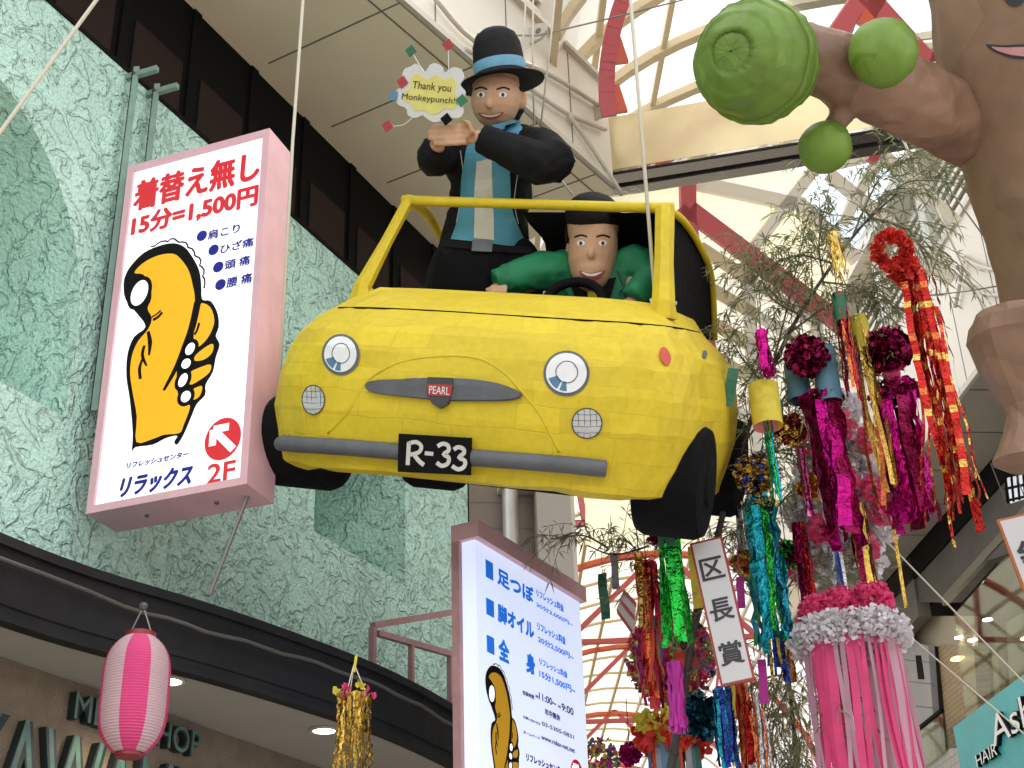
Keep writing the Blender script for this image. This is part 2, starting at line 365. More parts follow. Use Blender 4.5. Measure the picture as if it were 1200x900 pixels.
def ell(c, a, b, n=24, rot=0.0):
    return [(c[0] + a * math.cos(t) * math.cos(rot) - b * math.sin(t) * math.sin(rot), c[1] + a * math.cos(t) * math.sin(rot) + b * math.sin(t) * math.cos(rot)) for t in [2 * PI * i / n for i in range(n)]]
def stroke(L, w, wob=0):
    """outline of a line of width w along 2-D points"""
    A, B = [], []
    for i, p in enumerate(L):
        a = Vector(L[max(i - 1, 0)]); b = Vector(L[min(i + 1, len(L) - 1)]); d = (b - a).normalized(); n = Vector((-d.y, d.x))
        ww = (w[i] if hasattr(w, '__len__') else w) / 2; A.append(tuple(Vector(p) + n * ww)); B.append(tuple(Vector(p) - n * ww))
    return A + B[::-1]
def smooth2(L, k=4, closed=True):
    """Catmull-Rom through 2-D points"""
    n = len(L); R_ = []
    for i in range(n if closed else n - 1):
        g = lambda j: Vector(L[j % n]) if closed else Vector(L[min(max(j, 0), n - 1)])
        p0, p1, p2, p3 = g(i - 1), g(i), g(i + 1), g(i + 2)
        for q in range(k):
            t = q / k; R_.append(tuple(.5 * ((2 * p1) + (p2 - p0) * t + (2 * p0 - 5 * p1 + 4 * p2 - p3) * t * t + (3 * p1 - p0 - 3 * p2 + p3) * t ** 3)))
    if not closed: R_.append(tuple(L[-1]))
    return R_
def smooth3(L, k=5):
    n = len(L); R_ = []
    for i in range(n - 1):
        g = lambda j: Vector(L[min(max(j, 0), n - 1)])
        p0, p1, p2, p3 = g(i - 1), g(i), g(i + 1), g(i + 2)
        for q in range(k):
            t = q / k; R_.append(.5 * ((2 * p1) + (p2 - p0) * t + (2 * p0 - 5 * p1 + 4 * p2 - p3) * t * t + (3 * p1 - p0 - 3 * p2 + p3) * t ** 3))
    R_.append(Vector(L[-1])); return R_

# ------------------------------------------------------------------ palette
M_mint = stucco('mint_stucco', (.54, .80, .68)); M_niche = stucco('mint_stucco_shaded', (.51, .765, .645), .014)  # recess copy: finer relief, and shade put into its slightly darker colour
M_dark = mat('dark_window_frame', (.003, .0028, .0025), .7, spec=.12)
M_brown = mat('brown_panel', (.024, .0145, .012), .7, spec=.12)
M_soffit = mat('beige_soffit', (.80, .70, .52), .6, var=.06, vs=.7)
M_fascia = mat('cream_panel', (.66, .61, .52), .5, var=.05, vs=.6)
M_trim = mat('cream_trim', (.52, .48, .40), .5)
M_seam = mat('panel_seam', (.16, .14, .11), .7)
M_canopy = mat('dark_canopy_metal', (.013, .012, .012), .6, spec=.25, var=.25, vs=4, bump=.15, bs=40)
M_canceil = mat('canopy_ceiling', (.34, .32, .28), .7, var=.05, vs=2)
M_shopwall = mat('ribbed_beige_wall', (.19, .145, .10), .8, var=.15, vs=9, bump=.5, bs=60)
M_letter = mat('green_letter', (.075, .15, .125), .45, var=.3, vs=9)
M_letterd = mat('dark_green_edge', (.012, .02, .018), .5)
M_pink = mat('pink_metal', (.70, .42, .46), .4, var=.07, vs=5)
M_pinkd = mat('dull_pink_metal', (.42, .23, .23), .5, var=.15, vs=8)
M_face = mat('sign_face', (.8, .8, .82), .35, emis=.5, ecol=(.88, .90, 1))
M_face2 = mat('sign_face_blue', (.55, .60, .75), .35, emis=.5, ecol=(.66, .75, 1))
M_red = mat('sign_red', (.65, .02, .03), .4, emis=.12)
M_blue = mat('sign_blue', (.008, .008, .26), .4, emis=.03)
M_blue2 = mat('sign_light_blue', (.01, .17, .75), .4, emis=.3)
M_navy = mat('sign_navy', (.02, .03, .22), .4, emis=.04)
M_black = mat('sign_black', (.004, .004, .004), .6, spec=.15)
M_orange = mat('sign_orange', (.82, .38, .01), .4, emis=.3)
M_orange2 = mat('sign_dull_orange', (.60, .32, .02), .4, emis=.12)
M_white = mat('sign_white', (.85, .85, .88), .4, emis=.6)
M_greenpole = mat('green_painted_steel', (.20, .30, .25), .55, var=.15, vs=8)
M_rope = mat('white_rope', (.62, .57, .47), .8, bump=.5, bs=180, bd=.004)
M_cable = mat('dark_cable', (.075, .07, .06), .7)
M_wire = mat('steel_wire', (.22, .21, .2), .4, metal=.8)
M_lamp = mat('lit_downlight', (1, .95, .85), .4, emis=9, ecol=(1, .93, .8))

# ================================================================== SETTING
MB().hexa((-400, -400, -.3), (800, 0, 0), (0, 800, 0), (0, 0, .3)).build('ground', mat('asphalt', (.06, .06, .058), .9, var=.2, vs=2)); bpy.data.objects['ground']['kind'] = 'structure'
o = MB().hexa((-14.0, -30, .004), (32, 0, 0), (0, 100, 0), (0, 0, .012)).build('street_paving', mat('street_paving', (.46, .43, .38), .8, var=.15, vs=3)); o['kind'] = 'structure'  # unseen; widened and lightened to bounce light up onto soffits and undersides

# ------------------------------------------------------------------ mint building
W0 = Vector((-2.54, 7.35, 0)); WU = Vector((.4337, .9011, 0)); WP = Plane(W0, WU, (0, 0, 1))
WN = WP.n
ZS = 9.25
mint = thing('mint_building', 'mint green stucco building with an arched niche and a dark window band', 'building', (-2.54, 7.35, 0))

def wall_with_holes(pl, outer, holes, depth, name, m, parent, mats_back=None):
    bm = bmesh.new(); edges = []
    def loop(L):
        vs = [bm.verts.new((p[0], p[1], 0)) for p in L]
        for i in range(len(vs)): edges.append(bm.edges.new((vs[i], vs[(i + 1) % len(vs)])))
    loop(outer)
    for h in holes: loop(h)
    bmesh.ops.triangle_fill(bm, use_beauty=True, use_dissolve=False, edges=edges)
    b = MB(); bm.verts.index_update()
    V = [pl.mp(v.co.x, v.co.y, 0) for v in bm.verts]; Fc = []
    for f in bm.faces:
        ids = [v.index for v in f.verts]
        if (f.verts[1].co - f.verts[0].co).cross(f.verts[2].co - f.verts[0].co).z < 0: ids.reverse()
        Fc.append(tuple(ids))
    b.add(V, Fc); bm.free()
    for h in holes:
        n = len(h)
        for i in range(n):
            a, c = h[i], h[(i + 1) % n]
            b.poly([pl.mp(*a, 0), pl.mp(*c, 0), pl.mp(*c, -depth), pl.mp(*a, -depth)])
        b.prism(h, pl.mp, 0, -depth, 1, sides=False)
    return b.build(name, [m, mats_back or m], parent)

arch = [(-3.2, 4.7), (-3.2, 6.5)]
ca, ra, zc = -1.42, 1.30, 5.95
arch = [(ca - ra, 5.33), (ca + ra, 5.33)] + [(ca + ra * math.cos(t), zc + .0 + 1.32 * math.sin(t)) for t in [PI * i / 28 for i in range(29)]]
rect = [(2.44, 5.52), (3.75, 5.52), (3.75, 6.9), (2.44, 6.9)]
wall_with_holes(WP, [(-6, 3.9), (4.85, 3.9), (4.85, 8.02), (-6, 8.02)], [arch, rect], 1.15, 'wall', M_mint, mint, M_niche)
b = MB()   # thickness behind the wall face and the return at the far corner
b.hexa(WP.mp(4.85, 3.9, -1.2), WN * 1.2, WU * .03, (0, 0, 4.12))
b.build('wall_return', M_dark, mint)
b = MB(); b.hexa(WP.mp(4.885, 3.9, -1.2), WN * 1.16, WU * .06, (0, 0, 5.3)); b.build('corner_trim', M_dark, mint)
# vertical joint in the stucco below the square recess
b = MB(); b.hexa(WP.mp(-6, 8.02, -.24), WU * 10.9, WN * .1, (0, 0, ZS - 8.02)); wb = b.build('window_band', M_dark, mint)
b = MB(); b.hexa(WP.mp(-6, 8.0, -.2), WU * 10.9, WN * .21, (0, 0, .035)); b.build('window_sill', M_dark, mint)
q = -5.7
while q < 4.6:
    p_ = MB(); p_.hexa(WP.mp(q, 8.03, -.138), WU * .52, WN * .012, (0, 0, .62)); p_.build('window_panel', M_brown, wb)
    MB().hexa(WP.mp(q + .585, 8.05, -.138), WU * .085, WN * .02, (0, 0, 1.18)).build('mullion', M_dark, wb)
    q += .735
# soffit and the cream upper box that overhangs the street
FA = math.radians(55); FU = Vector((math.cos(FA), math.sin(FA), 0)); F0 = Vector((-.79, 8.08, ZS)); FP = Plane(F0, FU, (0, 0, 1)); FN = FP.n
fs0, fs1 = -7.0, 3.12
A0 = FP.mp(fs0, -.012, -.002); A1 = FP.mp(fs1, -.012, -.002); B0 = WP.mp(-6.2, ZS - .012, -.3); B1 = WP.mp(5.2, ZS - .012, -.3)
b = MB(); b.poly([A0, A1, B1, B0])
sf = b.build('soffit', M_soffit, mint)
b = MB()
def zbar(b, p, q_, w, h, mi=0): b.bar(p, q_, w, h, mi=mi)
for s_ in np.arange(-6.2, 5.0, .92):
    a = FP.mp(s_ - .2, -.014, 0); c = a - FN * 2.2 - FU * .2
    w = WP.px(0, 0)
    t = (WP.o + Vector((0, 0, 0)) - a).dot(WN) / (c - a).dot(WN)
    e = a + (c - a) * t; b.bar(a, e, .012, .006)
b.bar(FP.mp(fs0, -.014, -.16), FP.mp(fs1, -.014, -.16), .012, .008)
b.build('soffit_seam', M_seam, sf)
ub = MB(); ub.hexa(FP.mp(fs0, 0, -1.6), FU * (fs1 - fs0), FN * 1.6, (0, 0, 1.2)); up = ub.build('upper_box', M_fascia, mint)
b = MB(); b.bar(FP.mp(fs0, .03, .02), FP.mp(fs1, .03, .02), .05, .06); b.build('bottom_edge', M_trim, up)
b = MB(); b.bar(FP.mp(fs0, 1.2, .02), FP.mp(fs1 + .02, 1.2, .02), .07, .05); b.build('top_edge', M_trim, up)
b = MB()
for s_ in np.arange(-6.4, 3.0, .98): b.hexa(FP.mp(s_ + .02, .06, 0), FU * .012, FN * .004, (0, 0, 1.1))
b.build('panel_seam', M_seam, up)
for L in ([(503, 0), (553, 53), (635, 88), (700, 128)], [(540, 60), (616, 107), (660, 136), (704, 154)], [(660, 136), (690, 178), (724, 231)]):
    MB().tube(smooth3([FP.P(x, y, .05) for x, y in L], 4), .022, 8).build('pipe_rail', M_trim, up, smooth=True)
for x, y in ((697, 132), (621, 43)):
    c = FP.px(x, y); n_ = Plane(FP.mp(c[0], c[1], 0), FN, (0, 0, 1))
    bb_ = MB(); L = [(0, -.09), (.12, -.09), (.18, -.03), (.18, .05), (.1, .09), (0, .09)]
    bb_.prism(L, n_.mp, -.015, .015); h_ = bb_.build('lug_plate', M_trim, up)
    MB().tube([n_.mp(.1, 0, -.018), n_.mp(.1, 0, .018)], .03, 12).build('lug_hole', M_seam, h_)
# set back louvre storey with columns
b = MB(); b.hexa(FP.mp(fs0, 1.2, -1.6), FU * (fs1 - fs0 - .1), FN * 1.15, (0, 0, 3.2)); lo = b.build('louvre_storey', M_trim, mint)
b = MB()
for k in range(14):
    zz = 1.32 + k * .17; b.hexa(FP.mp(fs0, zz, -.44), FU * (fs1 - fs0 - .45), FN * .07 + Vector((0, 0, -.05)), (0, 0, .05))
b.build('louvre', M_fascia, lo)
for s_ in (1.55, 2.62): MB().hexa(FP.mp(s_, 1.225, -.44), FU * .26, FN * .3, (0, 0, 3)).build('column', M_fascia, lo)

# ---- canopy over the shop front
def canopy_line(z, off=0):
    L = [(-1.2, .50), (-.4, .56), (.4, .74), (1.2, .86), (2.0, .92), (3.0, .86), (3.9, .70), (4.6, .42), (4.9, .1)]
    L = [(-6, .42), (-3, .44)] + L
    return smooth3([WP.mp(a, z, d + off) for a, d in L], 4)
zt, zb = 4.16, 3.83
def band(b, z0, o0, z1, o1, mi=0):
    a, c = canopy_line(z0, o0), canopy_line(z1, o1); n = len(a); b.add(a + c, [(i, i + 1, n + i + 1, n + i) for i in range(n - 1)], mi)
b = MB(); band(b, zb, 0, zt, 0); band(b, zt, 0, zt, .03); band(b, zt, .03, zt + .05, .03); band(b, zt + .05, .03, zt + .07, -.9)
band(b, zb - .03, .02, zb, .02); band(b, zb - .03, .02, zb - .03, -.06); band(b, zb, .02, zb, 0); band(b, zb + .05, 0.012, zb + .08, .012); band(b, zb - .03, -.06, zb + .1, -.06)
cf = b.build('canopy_fascia', M_canopy, mint)
a = canopy_line(zb, -.05); b = MB(); n = len(a); c = [WP.mp(-6 + 10.9 * i / (n - 1), zb, -.25) for i in range(n)]
b.add(a + c, [(i, n + i, n + i + 1, i + 1) for i in range(n - 1)]); b.build('canopy_ceiling', M_canceil, mint)
b = MB(); b.hexa(WP.mp(-6, 0, -.3), WU * 10.85, WN * .35, (0, 0, zb - .002)); sw = b.build('shop_wall', M_shopwall, mint)
SWP = Plane(WP.mp(0, 0, .052), WU, (0, 0, 1))
for tx, x0, y0, x1, y1, nm in (("MEN'S SHOP", 82, 810, 228, 868, 'letters'), ("KAWAMURA", -42, 826, 296, 985, 'letters')):
    bx_ = SWP.bb(x0, y0, x1, y1)
    if tx[0] == 'K': bx_ = (bx_[0], bx_[3] - .52, bx_[2], bx_[3])
    else: bx_ = (bx_[0], bx_[3] - .155, bx_[2], bx_[3])
    e = MB().text(tx, bx_, SWP.mp, .05, bold=.035, ext=.1).build('lettering_edge', M_letterd, sw)
    MB().text(tx, bx_, SWP.mp, .0515, bold=-.008 if tx[0] == 'K' else 0).build('lettering', M_letter, e)
for i, (x, y) in enumerate(((198, 797), (380, 855))):
    p = Pz(x, y, zb - .004); r_ = .07
    MB().lathe([(r_ + .018, 0), (r_ + .018, -.012), (r_, -.012), (r_, -.002)], p, n=24).build('downlight_ring', M_trim, mint)
    MB().lathe([(r_, -.006), (r_, -.003)], p, n=24).build('downlight', M_lamp, mint)
    ld = bpy.data.lights.new('downlight_lamp', 'SPOT'); ld.energy = 40; ld.spot_size = 2.4; ld.spot_blend = .8; ld.color = (1, .86, .62); ld.shadow_soft_size = .06
    lo_ = bpy.data.objects.new('downlight_lamp', ld); COL.objects.link(lo_); lo_.location = p - Vector((0, 0, .03))

# ---- pink guard rail on the canopy
rail = thing('guard_rail', 'dull pink steel guard rail standing on the curved dark canopy', 'railing', WP.mp(3.6, 4.2, .4))
RP = Plane(Ppl(437, 735, WP.mp(0, 0, .55), WN), WU, (0, 0, 1))
for L, w, nm in (([(437, 733), (540, 716)], .045, 'top_rail'), ([(437, 735), (437, 775)], .04, 'post'), ([(442, 742), (540, 770)], .04, 'middle_rail'), ([(482, 752), (482, 790)], .035, 'post'), ([(527, 765), (527, 812)], .035, 'post')):
    (x0, y0), (x1, y1) = L; p = RP.P(x0, y0); q_ = RP.P(x1, y1)
    if nm == 'post': q_ = Vector((p.x, p.y, zt + .05))
    MB().bar(p, q_, w, w, up=WN).build(nm, M_pinkd, rail)

# ------------------------------------------------------------------ projecting sign
S1 = Pd(150, 195, 9.0); S1R = Pz(316, 150, S1.z); SU = (S1R - S1).normalized(); SP = Plane(S1, SU, (0, 0, 1)); SN = SP.n
sw_, sh_ = (S1R - S1).length, 2.40; sdp = .30
sign1 = thing('projecting_sign', 'tall backlit white sign in a pink case with a yellow thumb and red prices', 'shop sign', SP.mp(0, -sh_, -.1))
b = MB(); fw = .045
b.hexa(SP.mp(0, -sh_, -sdp), SU * sw_, SN * (sdp - .03), (0, 0, sh_))
for o_, a_, c_ in ((SP.mp(0, -sh_, -.03), SU * sw_, Vector((0, 0, fw))), (SP.mp(0, -fw, -.03), SU * sw_, Vector((0, 0, fw))), (SP.mp(0, -sh_ + fw, -.03), SU * fw, Vector((0, 0, sh_ - 2 * fw))), (SP.mp(sw_ - fw, -sh_ + fw, -.03), SU * fw, Vector((0, 0, sh_ - 2 * fw)))):
    b.hexa(o_, a_, SN * .03, c_)
case = b.build('case', M_pink, sign1)
b = MB(); b.hexa(SP.mp(fw, -sh_ + fw, -.028), SU * (sw_ - 2 * fw), SN * .008, (0, 0, sh_ - 2 * fw)); face1 = b.build('light_panel', M_face, sign1)
hh = -.0185
def z2(x, y): return SP.px(90 + x / 4.5, 140 + y / 4.5)
def z3(x, y): return SP.px(90 + x / 3.0, 320 + y / 3.0)
b = MB()
for t_, bx_, bo in (('着替え無し', (157, 211, 302, 208.5), .06), ('15分=1,500円', (153.5, 251, 300, 239.5), .075)):
    b.text(t_, SP.bb(*bx_), SP.mp, hh, bold=bo)
b.text('2F', SP.bb(241.7, 543, 273, 560), SP.mp, hh, bold=.05)
c = SP.px(259, 512.7); b.prism(ell(c, .115, .13, 32), SP.mp, 0, hh, sides=False)
b.build('red_lettering', M_red, face1)
b = MB(); a_ = lambda u, v: (c[0] + u * .115, c[1] + v * .125)
for L in ([(.62, -.62), (-.5, .5)], [(-.55, -.25), (-.55, .55)], [(-.55, .55), (.3, .55)]): b.prism(stroke([a_(*p) for p in L], .045), SP.mp, 0, hh + .0015, sides=False)
b.build('arrow', M_white, face1)
b = MB()
for t_, bx_ in (('肩こり', (242, 268.5, 279, 270.5)), ('ひざ痛', (256.5, 285, 295, 286.5)), ('頭 痛', (262, 303.5, 291, 307.8)), ('腰 痛', (264, 324, 293.3, 329))): b.text(t_, SP.bb(*bx_), SP.mp, hh, bold=.05)
for p in ((234.6, 274.4), (248.4, 290.9), (253.8, 311), (256.4, 331.6)): b.prism(ell(SP.px(*p), .036, .038, 20), SP.mp, 0, hh, sides=False)
b.text('リフレッシュセンター', SP.bb(146, 541, 218, 534), SP.mp, hh, bold=.08, slant=.15)
b.text('リラックス', SP.bb(138, 558.5, 221, 567), SP.mp, hh, bold=.075, slant=.18)
b.build('blue_lettering', M_blue, face1)
OUT = [(152.3, 528), (153.3, 506), (150, 467), (146, 440), (147.3, 413), (155, 393), (168.5, 381), (157, 364), (145, 349), (142.7, 333), (144.5, 322), (151, 310), (165.6, 295), (183, 286.7), (201, 283), (214.4, 287.8), (224, 300), (231.5, 315), (234, 332), (235, 349), (245, 351), (253, 365), (254.5, 381), (251, 392), (255.5, 402), (251, 417), (247.5, 434), (239, 449), (238.5, 461), (228.5, 472), (222, 487), (213.5, 507), (205.5, 519.5), (202, 516), (205.5, 509), (192, 512), (177, 519.5), (156.7, 522.5)]
ORG = [(157.7, 516.5), (158.3, 487), (153.8, 460), (150.5, 437), (152.7, 415), (160, 398), (171.7, 384), (176, 371), (171, 360), (175.5, 348), (174, 333), (166, 320), (155.5, 318), (165.6, 306.7), (183, 297.8), (201, 295.6), (211, 303), (219.5, 316), (224, 333), (226.5, 350), (223, 377), (216.7, 400), (207, 423), (205, 441.7), (207, 462), (214, 473), (221, 474.5), (213, 497), (208, 506), (190, 508), (176.7, 513)]
FING = [[(425, 105), (462, 113), (478, 160), (466, 203), (442, 238), (415, 256), (405, 225), (410, 180)], [(414, 282), (452, 252), (474, 245), (470, 275), (442, 299), (408, 303)], [(388, 348), (440, 322), (466, 318), (460, 345), (425, 372), (392, 387)], [(400, 407), (430, 392), (435, 402), (424, 430), (400, 440)]]
NAILS = [((215, 65), .062, .093, -.15), ((393, 262), .032, .042, -.3), ((379, 314), .032, .034, 0), ((368, 372), .030, .046, -.3), ((378, 430), .034, .038, 0)]
def thumb_logo(pl, T, hh, mo, parent, sc=1.0):
    """T maps first-sign plane coordinates to this plane"""
    tr = lambda L: [T(*p) for p in L]
    b = MB(); b.prism(tr(smooth2(SP.poly(OUT), 3)), pl.mp, 0, hh, sides=False)
    sq = smooth2([z2(*p) for p in ((380, 668), (420, 645), (470, 632), (500, 625), (550, 640), (580, 660), (605, 690), (635, 725), (645, 760), (660, 800), (660, 840), (670, 885))], 3, False)
    sq = [(p[0] + .008 * math.sin(i * 1.5), p[1] + .008 * math.cos(i * 1.5)) for i, p in enumerate(sq)]
    b.prism(tr(stroke(sq, .011)), pl.mp, 0, hh, sides=False)
    g = b.build('thumb_outline', M_black, parent)
    b = MB(); b.prism(tr(smooth2(SP.poly(ORG), 3)), pl.mp, 0, hh + .001, sides=False)
    for L in FING: b.prism(tr(smooth2([z3(*p) for p in L], 3)), pl.mp, 0, hh + .001, sides=False)
    b.build('thumb', mo, g)
    b = MB()
    for L, w in (([(420, 95), (400, 185), (375, 250), (345, 325), (300, 408)], [.05, .05, .04, .035, .02]), ([(262, 160), (280, 150), (295, 133)], .02), ([(258, 150), (275, 140), (290, 126)], .012), ([(245, 200), (252, 240), (248, 285)], [.02, .03, .012]), ([(232, 250), (225, 285), (240, 322)], [.02, .022, .012]), ([(228, 290), (215, 330), (218, 368)], [.014, .022, .02]), ([(425, 170), (418, 195), (408, 212)], .016)):
        b.prism(tr(stroke(smooth2([z3(*p) for p in L], 4, False), w if not isinstance(w, list) else np.interp(np.linspace(0, 1, 4 * (len(L) - 1) + 1), np.linspace(0, 1, len(w)), w).tolist())), pl.mp, 0, hh + .002, sides=False)
    for (p, ra_, rb_, ro) in NAILS: b.prism(tr(ell(z3(*p), ra_ + .024, rb_ + .024, 24, ro)), pl.mp, 0, hh + .002, sides=False)
    b.build('thumb_lines', M_black, g)
    b = MB()
    for (p, ra_, rb_, ro) in NAILS: b.prism(tr(ell(z3(*p), ra_ * .95, rb_ * .95, 24, ro)), pl.mp, 0, hh + .003, sides=False)
    b.build('nails', M_white, g)
thumb_logo(SP, lambda u, v: (u, v), hh, M_orange, face1)
for s_ in (.3, .75): MB().lathe([(.012, 0), (.012, -.012)], SP.mp(s_, -sh_, -.15), n=10).build('screw', M_wire, case)

pole_pts = ((0, 150), (0, 182))
for i, (x, y, lb) in enumerate(((160, 80, 'thin green steel post above the pink sign, nearer the arched niche'), (184, 100, 'thin green steel post above the pink sign, nearer the dark windows'))):
    p = Ppl(x, y, WP.mp(0, 0, .07), WN); t_ = thing('bracket_post', lb, 'bracket', (p.x, p.y, p.z - 2.6), group='green steel posts holding the sign')
    MB().hexa(p - Vector((.02, .02, 2.6)), (.045, 0, 0), (0, .008, 0), (0, 0, 2.6)).hexa(p - Vector((.02, .02, 2.6)), (.006, 0, 0), (0, .045, 0), (0, 0, 2.6)).build('post', M_greenpole, t_)
    a_ = p + Vector((0, 0, -.06)); MB().bar(a_ - SU * .08, a_ + SU * .17, .035, .04).build('arm', M_greenpole, t_)
    MB().tube([a_ + SN * .01, a_ + SN * .035], .012, 8).build('bolt', M_wire, t_)
tag(MB().tube([SP.mp(sw_ - .08, -sh_ + .0, -.15), Pz(246, 697, zt + .05)], .012, 6).build('stay_rod', M_wire), 'thin dark stay rod running from the pink sign bottom to the canopy', 'rod')

# ------------------------------------------------------------------ second sign (box on the arcade side)
T1 = Pd(557, 632, 8.0); T1R = Pz(679, 706, T1.z); TU = (T1R - T1).normalized(); TP = Plane(T1, TU, (0, 0, 1)); TN = TP.n; tw_ = (T1R - T1).length
sign2 = thing('price_sign', 'backlit bluish white price board with pink top cap and blue Japanese massage menu', 'shop sign', TP.mp(.3, -2.2, -.2))
b = MB(); b.hexa(TP.mp(0, -2.2, -.10), TU * tw_, TN * .10, (0, 0, 2.2)); face2 = b.build('light_box', M_face2, sign2)
b = MB(); b.hexa(TP.mp(-.035, 0, -.14), TU * (tw_ + .06), TN * .18, (0, 0, .10)); b.build('top_cap', M_pink, sign2)
for sx, hd in ((-.035, -.14), (tw_ - .005, -.14)): MB().hexa(TP.mp(sx, -2.2, hd), TU * .034, TN * .05, (0, 0, 2.2)).build('side_post', M_pinkd, sign2)
ht = .0015
b = MB()
for t_, bx_ in (('足つぼ', (582, 664, 625.5, 709)), ('脚オイル', (582.5, 706, 626, 751)), ('全', (583.5, 746, 597, 779)), ('身', (615.5, 763, 627.5, 793))): b.text(t_, TP.bb(*bx_), TP.mp, ht, bold=.085)
for p in ((568.6, 655, 578, 681), (569.3, 700, 579, 724.5), (570, 743.5, 579.3, 768)):
    u0, v0, u1, v1 = TP.bb(*p); b.prism([(u0, v0), (u1, v0), (u1, v1), (u0, v1)], TP.mp, 0, ht, sides=False)
for t_, bx_ in (('リフレッシュ料金', (627.8, 689.5, 660.5, 718)), ('20分2,000円~', (628, 705, 671, 735.5)), ('リフレッシュ料金', (629, 728, 662.8, 756.5)), ('20分2,500円~', (630, 744.5, 672, 775)), ('リフレッシュ料金', (631.4, 770, 664.8, 795.5)), ('15分1,500円~', (631.4, 784, 674, 814.5))): b.text(t_, TP.bb(*bx_), TP.mp, ht, bold=.075)
b.build('blue_lettering', M_blue2, face2)
b = MB()
for t_, bx_, bo in (('営業時間', (612, 808.5, 625.6, 820), .01), ('AM', (627, 813.5, 630.5, 819), .01), ('11:00~', (631, 811, 651.5, 829), .01), ('PM', (653.5, 826, 657, 831), .01), ('9:00', (657.5, 823.5, 672, 839), .01), ('年中無休', (638, 829.5, 656.5, 846), .01), ('お問い合わせは', (612.7, 838, 633, 850.5), .01), ('03-5305-0831', (634.6, 845, 672.3, 866.5), .01), ('ホームページ', (613, 855.5, 632.4, 867.5), .01), ('www.relax-net.net', (633.7, 860, 673.5, 883), .01), ('リフレッシュセンター', (616, 882, 661, 909), .03)): b.text(t_, TP.bb(*bx_), TP.mp, ht, bold=bo + .055)
b.build('navy_lettering', M_navy, face2)
cc = TP.px(676, 909); MB().prism(ell(cc, .085, .095, 28), TP.mp, 0, ht, sides=False).build('arrow_disc', M_red, face2)
b = MB(); a_ = lambda u, v: (cc[0] + u * .085, cc[1] + v * .09)
for L in ([(.62, -.62), (-.5, .5)], [(-.55, -.25), (-.55, .55)], [(-.55, .55), (.3, .55)]): b.prism(stroke([a_(*p) for p in L], .035), TP.mp, 0, ht + .0015, sides=False)
b.build('arrow', M_white, face2)
bx0 = (SP.px(143, 340)[0], SP.px(152, 528)[1], SP.px(255, 380)[0], SP.px(201, 283)[1]); l2 = TP.px(569, 800); r2 = TP.px(607, 850); tt = TP.px(580, 781)[1]
kx = (r2[0] - l2[0]) / (bx0[2] - bx0[0]); ky = (bx0[3] - bx0[1]) * kx * 1.05
thumb_logo(TP, lambda u, v: (l2[0] + (u - bx0[0]) * kx, tt + (v - bx0[3]) * kx * 1.05), ht, M_orange2, face2)

# ------------------------------------------------------------------ building beyond the mint one
beige = thing('beige_building', 'beige tiled building with a cream column and steel downpipe beyond the mint wall', 'building', (0.4, 14.6, 0))
BP = Plane(Pd(600, 620, 15.0), (1, .12, 0), (0, 0, 1))
x0 = BP.px(545, 620)[0]; x1 = BP.px(626, 620)[0]
m_bt = mat('brown_tile_wall', (.20, .155, .115), .5, var=.08, vs=2)
MB().hexa(BP.mp(x0 - 1.6, -9, -.3), BP.u * (x1 - x0 + 1.6), BP.n * .3, (0, 0, 13.2)).build('wall', m_bt, beige)
b = MB()
for k in range(16):
    v = -3 + k * .30; b.hexa(BP.mp(x0 - 1.6, v, 0), BP.u * (x1 - x0 + 1.6), BP.n * .004, (0, 0, .012))
b.build('wall_seam', M_seam, beige)
c0 = BP.px(626, 620)[0]; c1 = BP.px(668, 620)[0]
MB().hexa(BP.mp(c0, -9, -.2), BP.u * (c1 - c0 - .03), BP.n * .5, (0, 0, 13.1)).build('column', mat('greige_column', (.42, .38, .33), .6, var=.04, vs=1), beige)
MB().hexa(BP.mp(c1 - .03, -9, -.2), BP.u * .05, BP.n * .45, (0, 0, 13.1)).build('column_edge', M_fascia, beige)
p = BP.px(597, 620); MB().tube([BP.mp(p[0], -9, .14), BP.mp(p[0], 4, .14)], .085, 14).build('downpipe', mat('galvanised_steel', (.42, .41, .37), .4, metal=.5, var=.1), beige, smooth=True)
for v in (-1.0, .4): MB().hexa(BP.mp(p[0] - .12, v, 0), BP.u * .5, BP.n * .2, (0, 0, .06)).build('pipe_bracket', M_trim, beige)

# ------------------------------------------------------------------ mirrored beam across the street
bp = [Pz(711, 200, 9.6), Pz(936, 163, 9.6)]; BU = (bp[1] - bp[0]).normalized(); BMP = Plane(bp[0], BU, (0, 0, 1)); blen = 4.4
beam = thing('mirror_beam', 'long polished cream metal beam crossing the arcade, mirror strip along its underside', 'beam', bp[0])
m_brass = mat('polished_cream_metal', (.80, .70, .45), .22, metal=.45, var=.12, vs=1.3, bump=.12, bs=2.2, bd=.05)
b = MB(); b.hexa(BMP.mp(-.05, 0, -.42), BU * blen, BMP.n * .42, (0, 0, .62)); bo = b.build('body', m_brass, beam)
b = MB(); b.hexa(BMP.mp(-.05, -.03, -.40), BU * blen, BMP.n * .4, (0, 0, .028)); b.build('mirror_underside', mat('mirror_steel', (.6, .58, .55), .06, metal=1, bump=.3, bs=9, bd=.01), beam)
for h in (-.005, -.22): MB().hexa(BMP.mp(-.05, -.05, h - .015), BU * blen, BMP.n * .02, (0, 0, .018)).build('rail', M_canopy, beam)
MB().hexa(BMP.mp(-.085, -.04, -.42), BU * .034, BMP.n * .44, (0, 0, .68)).build('end_plate', M_wire, beam)

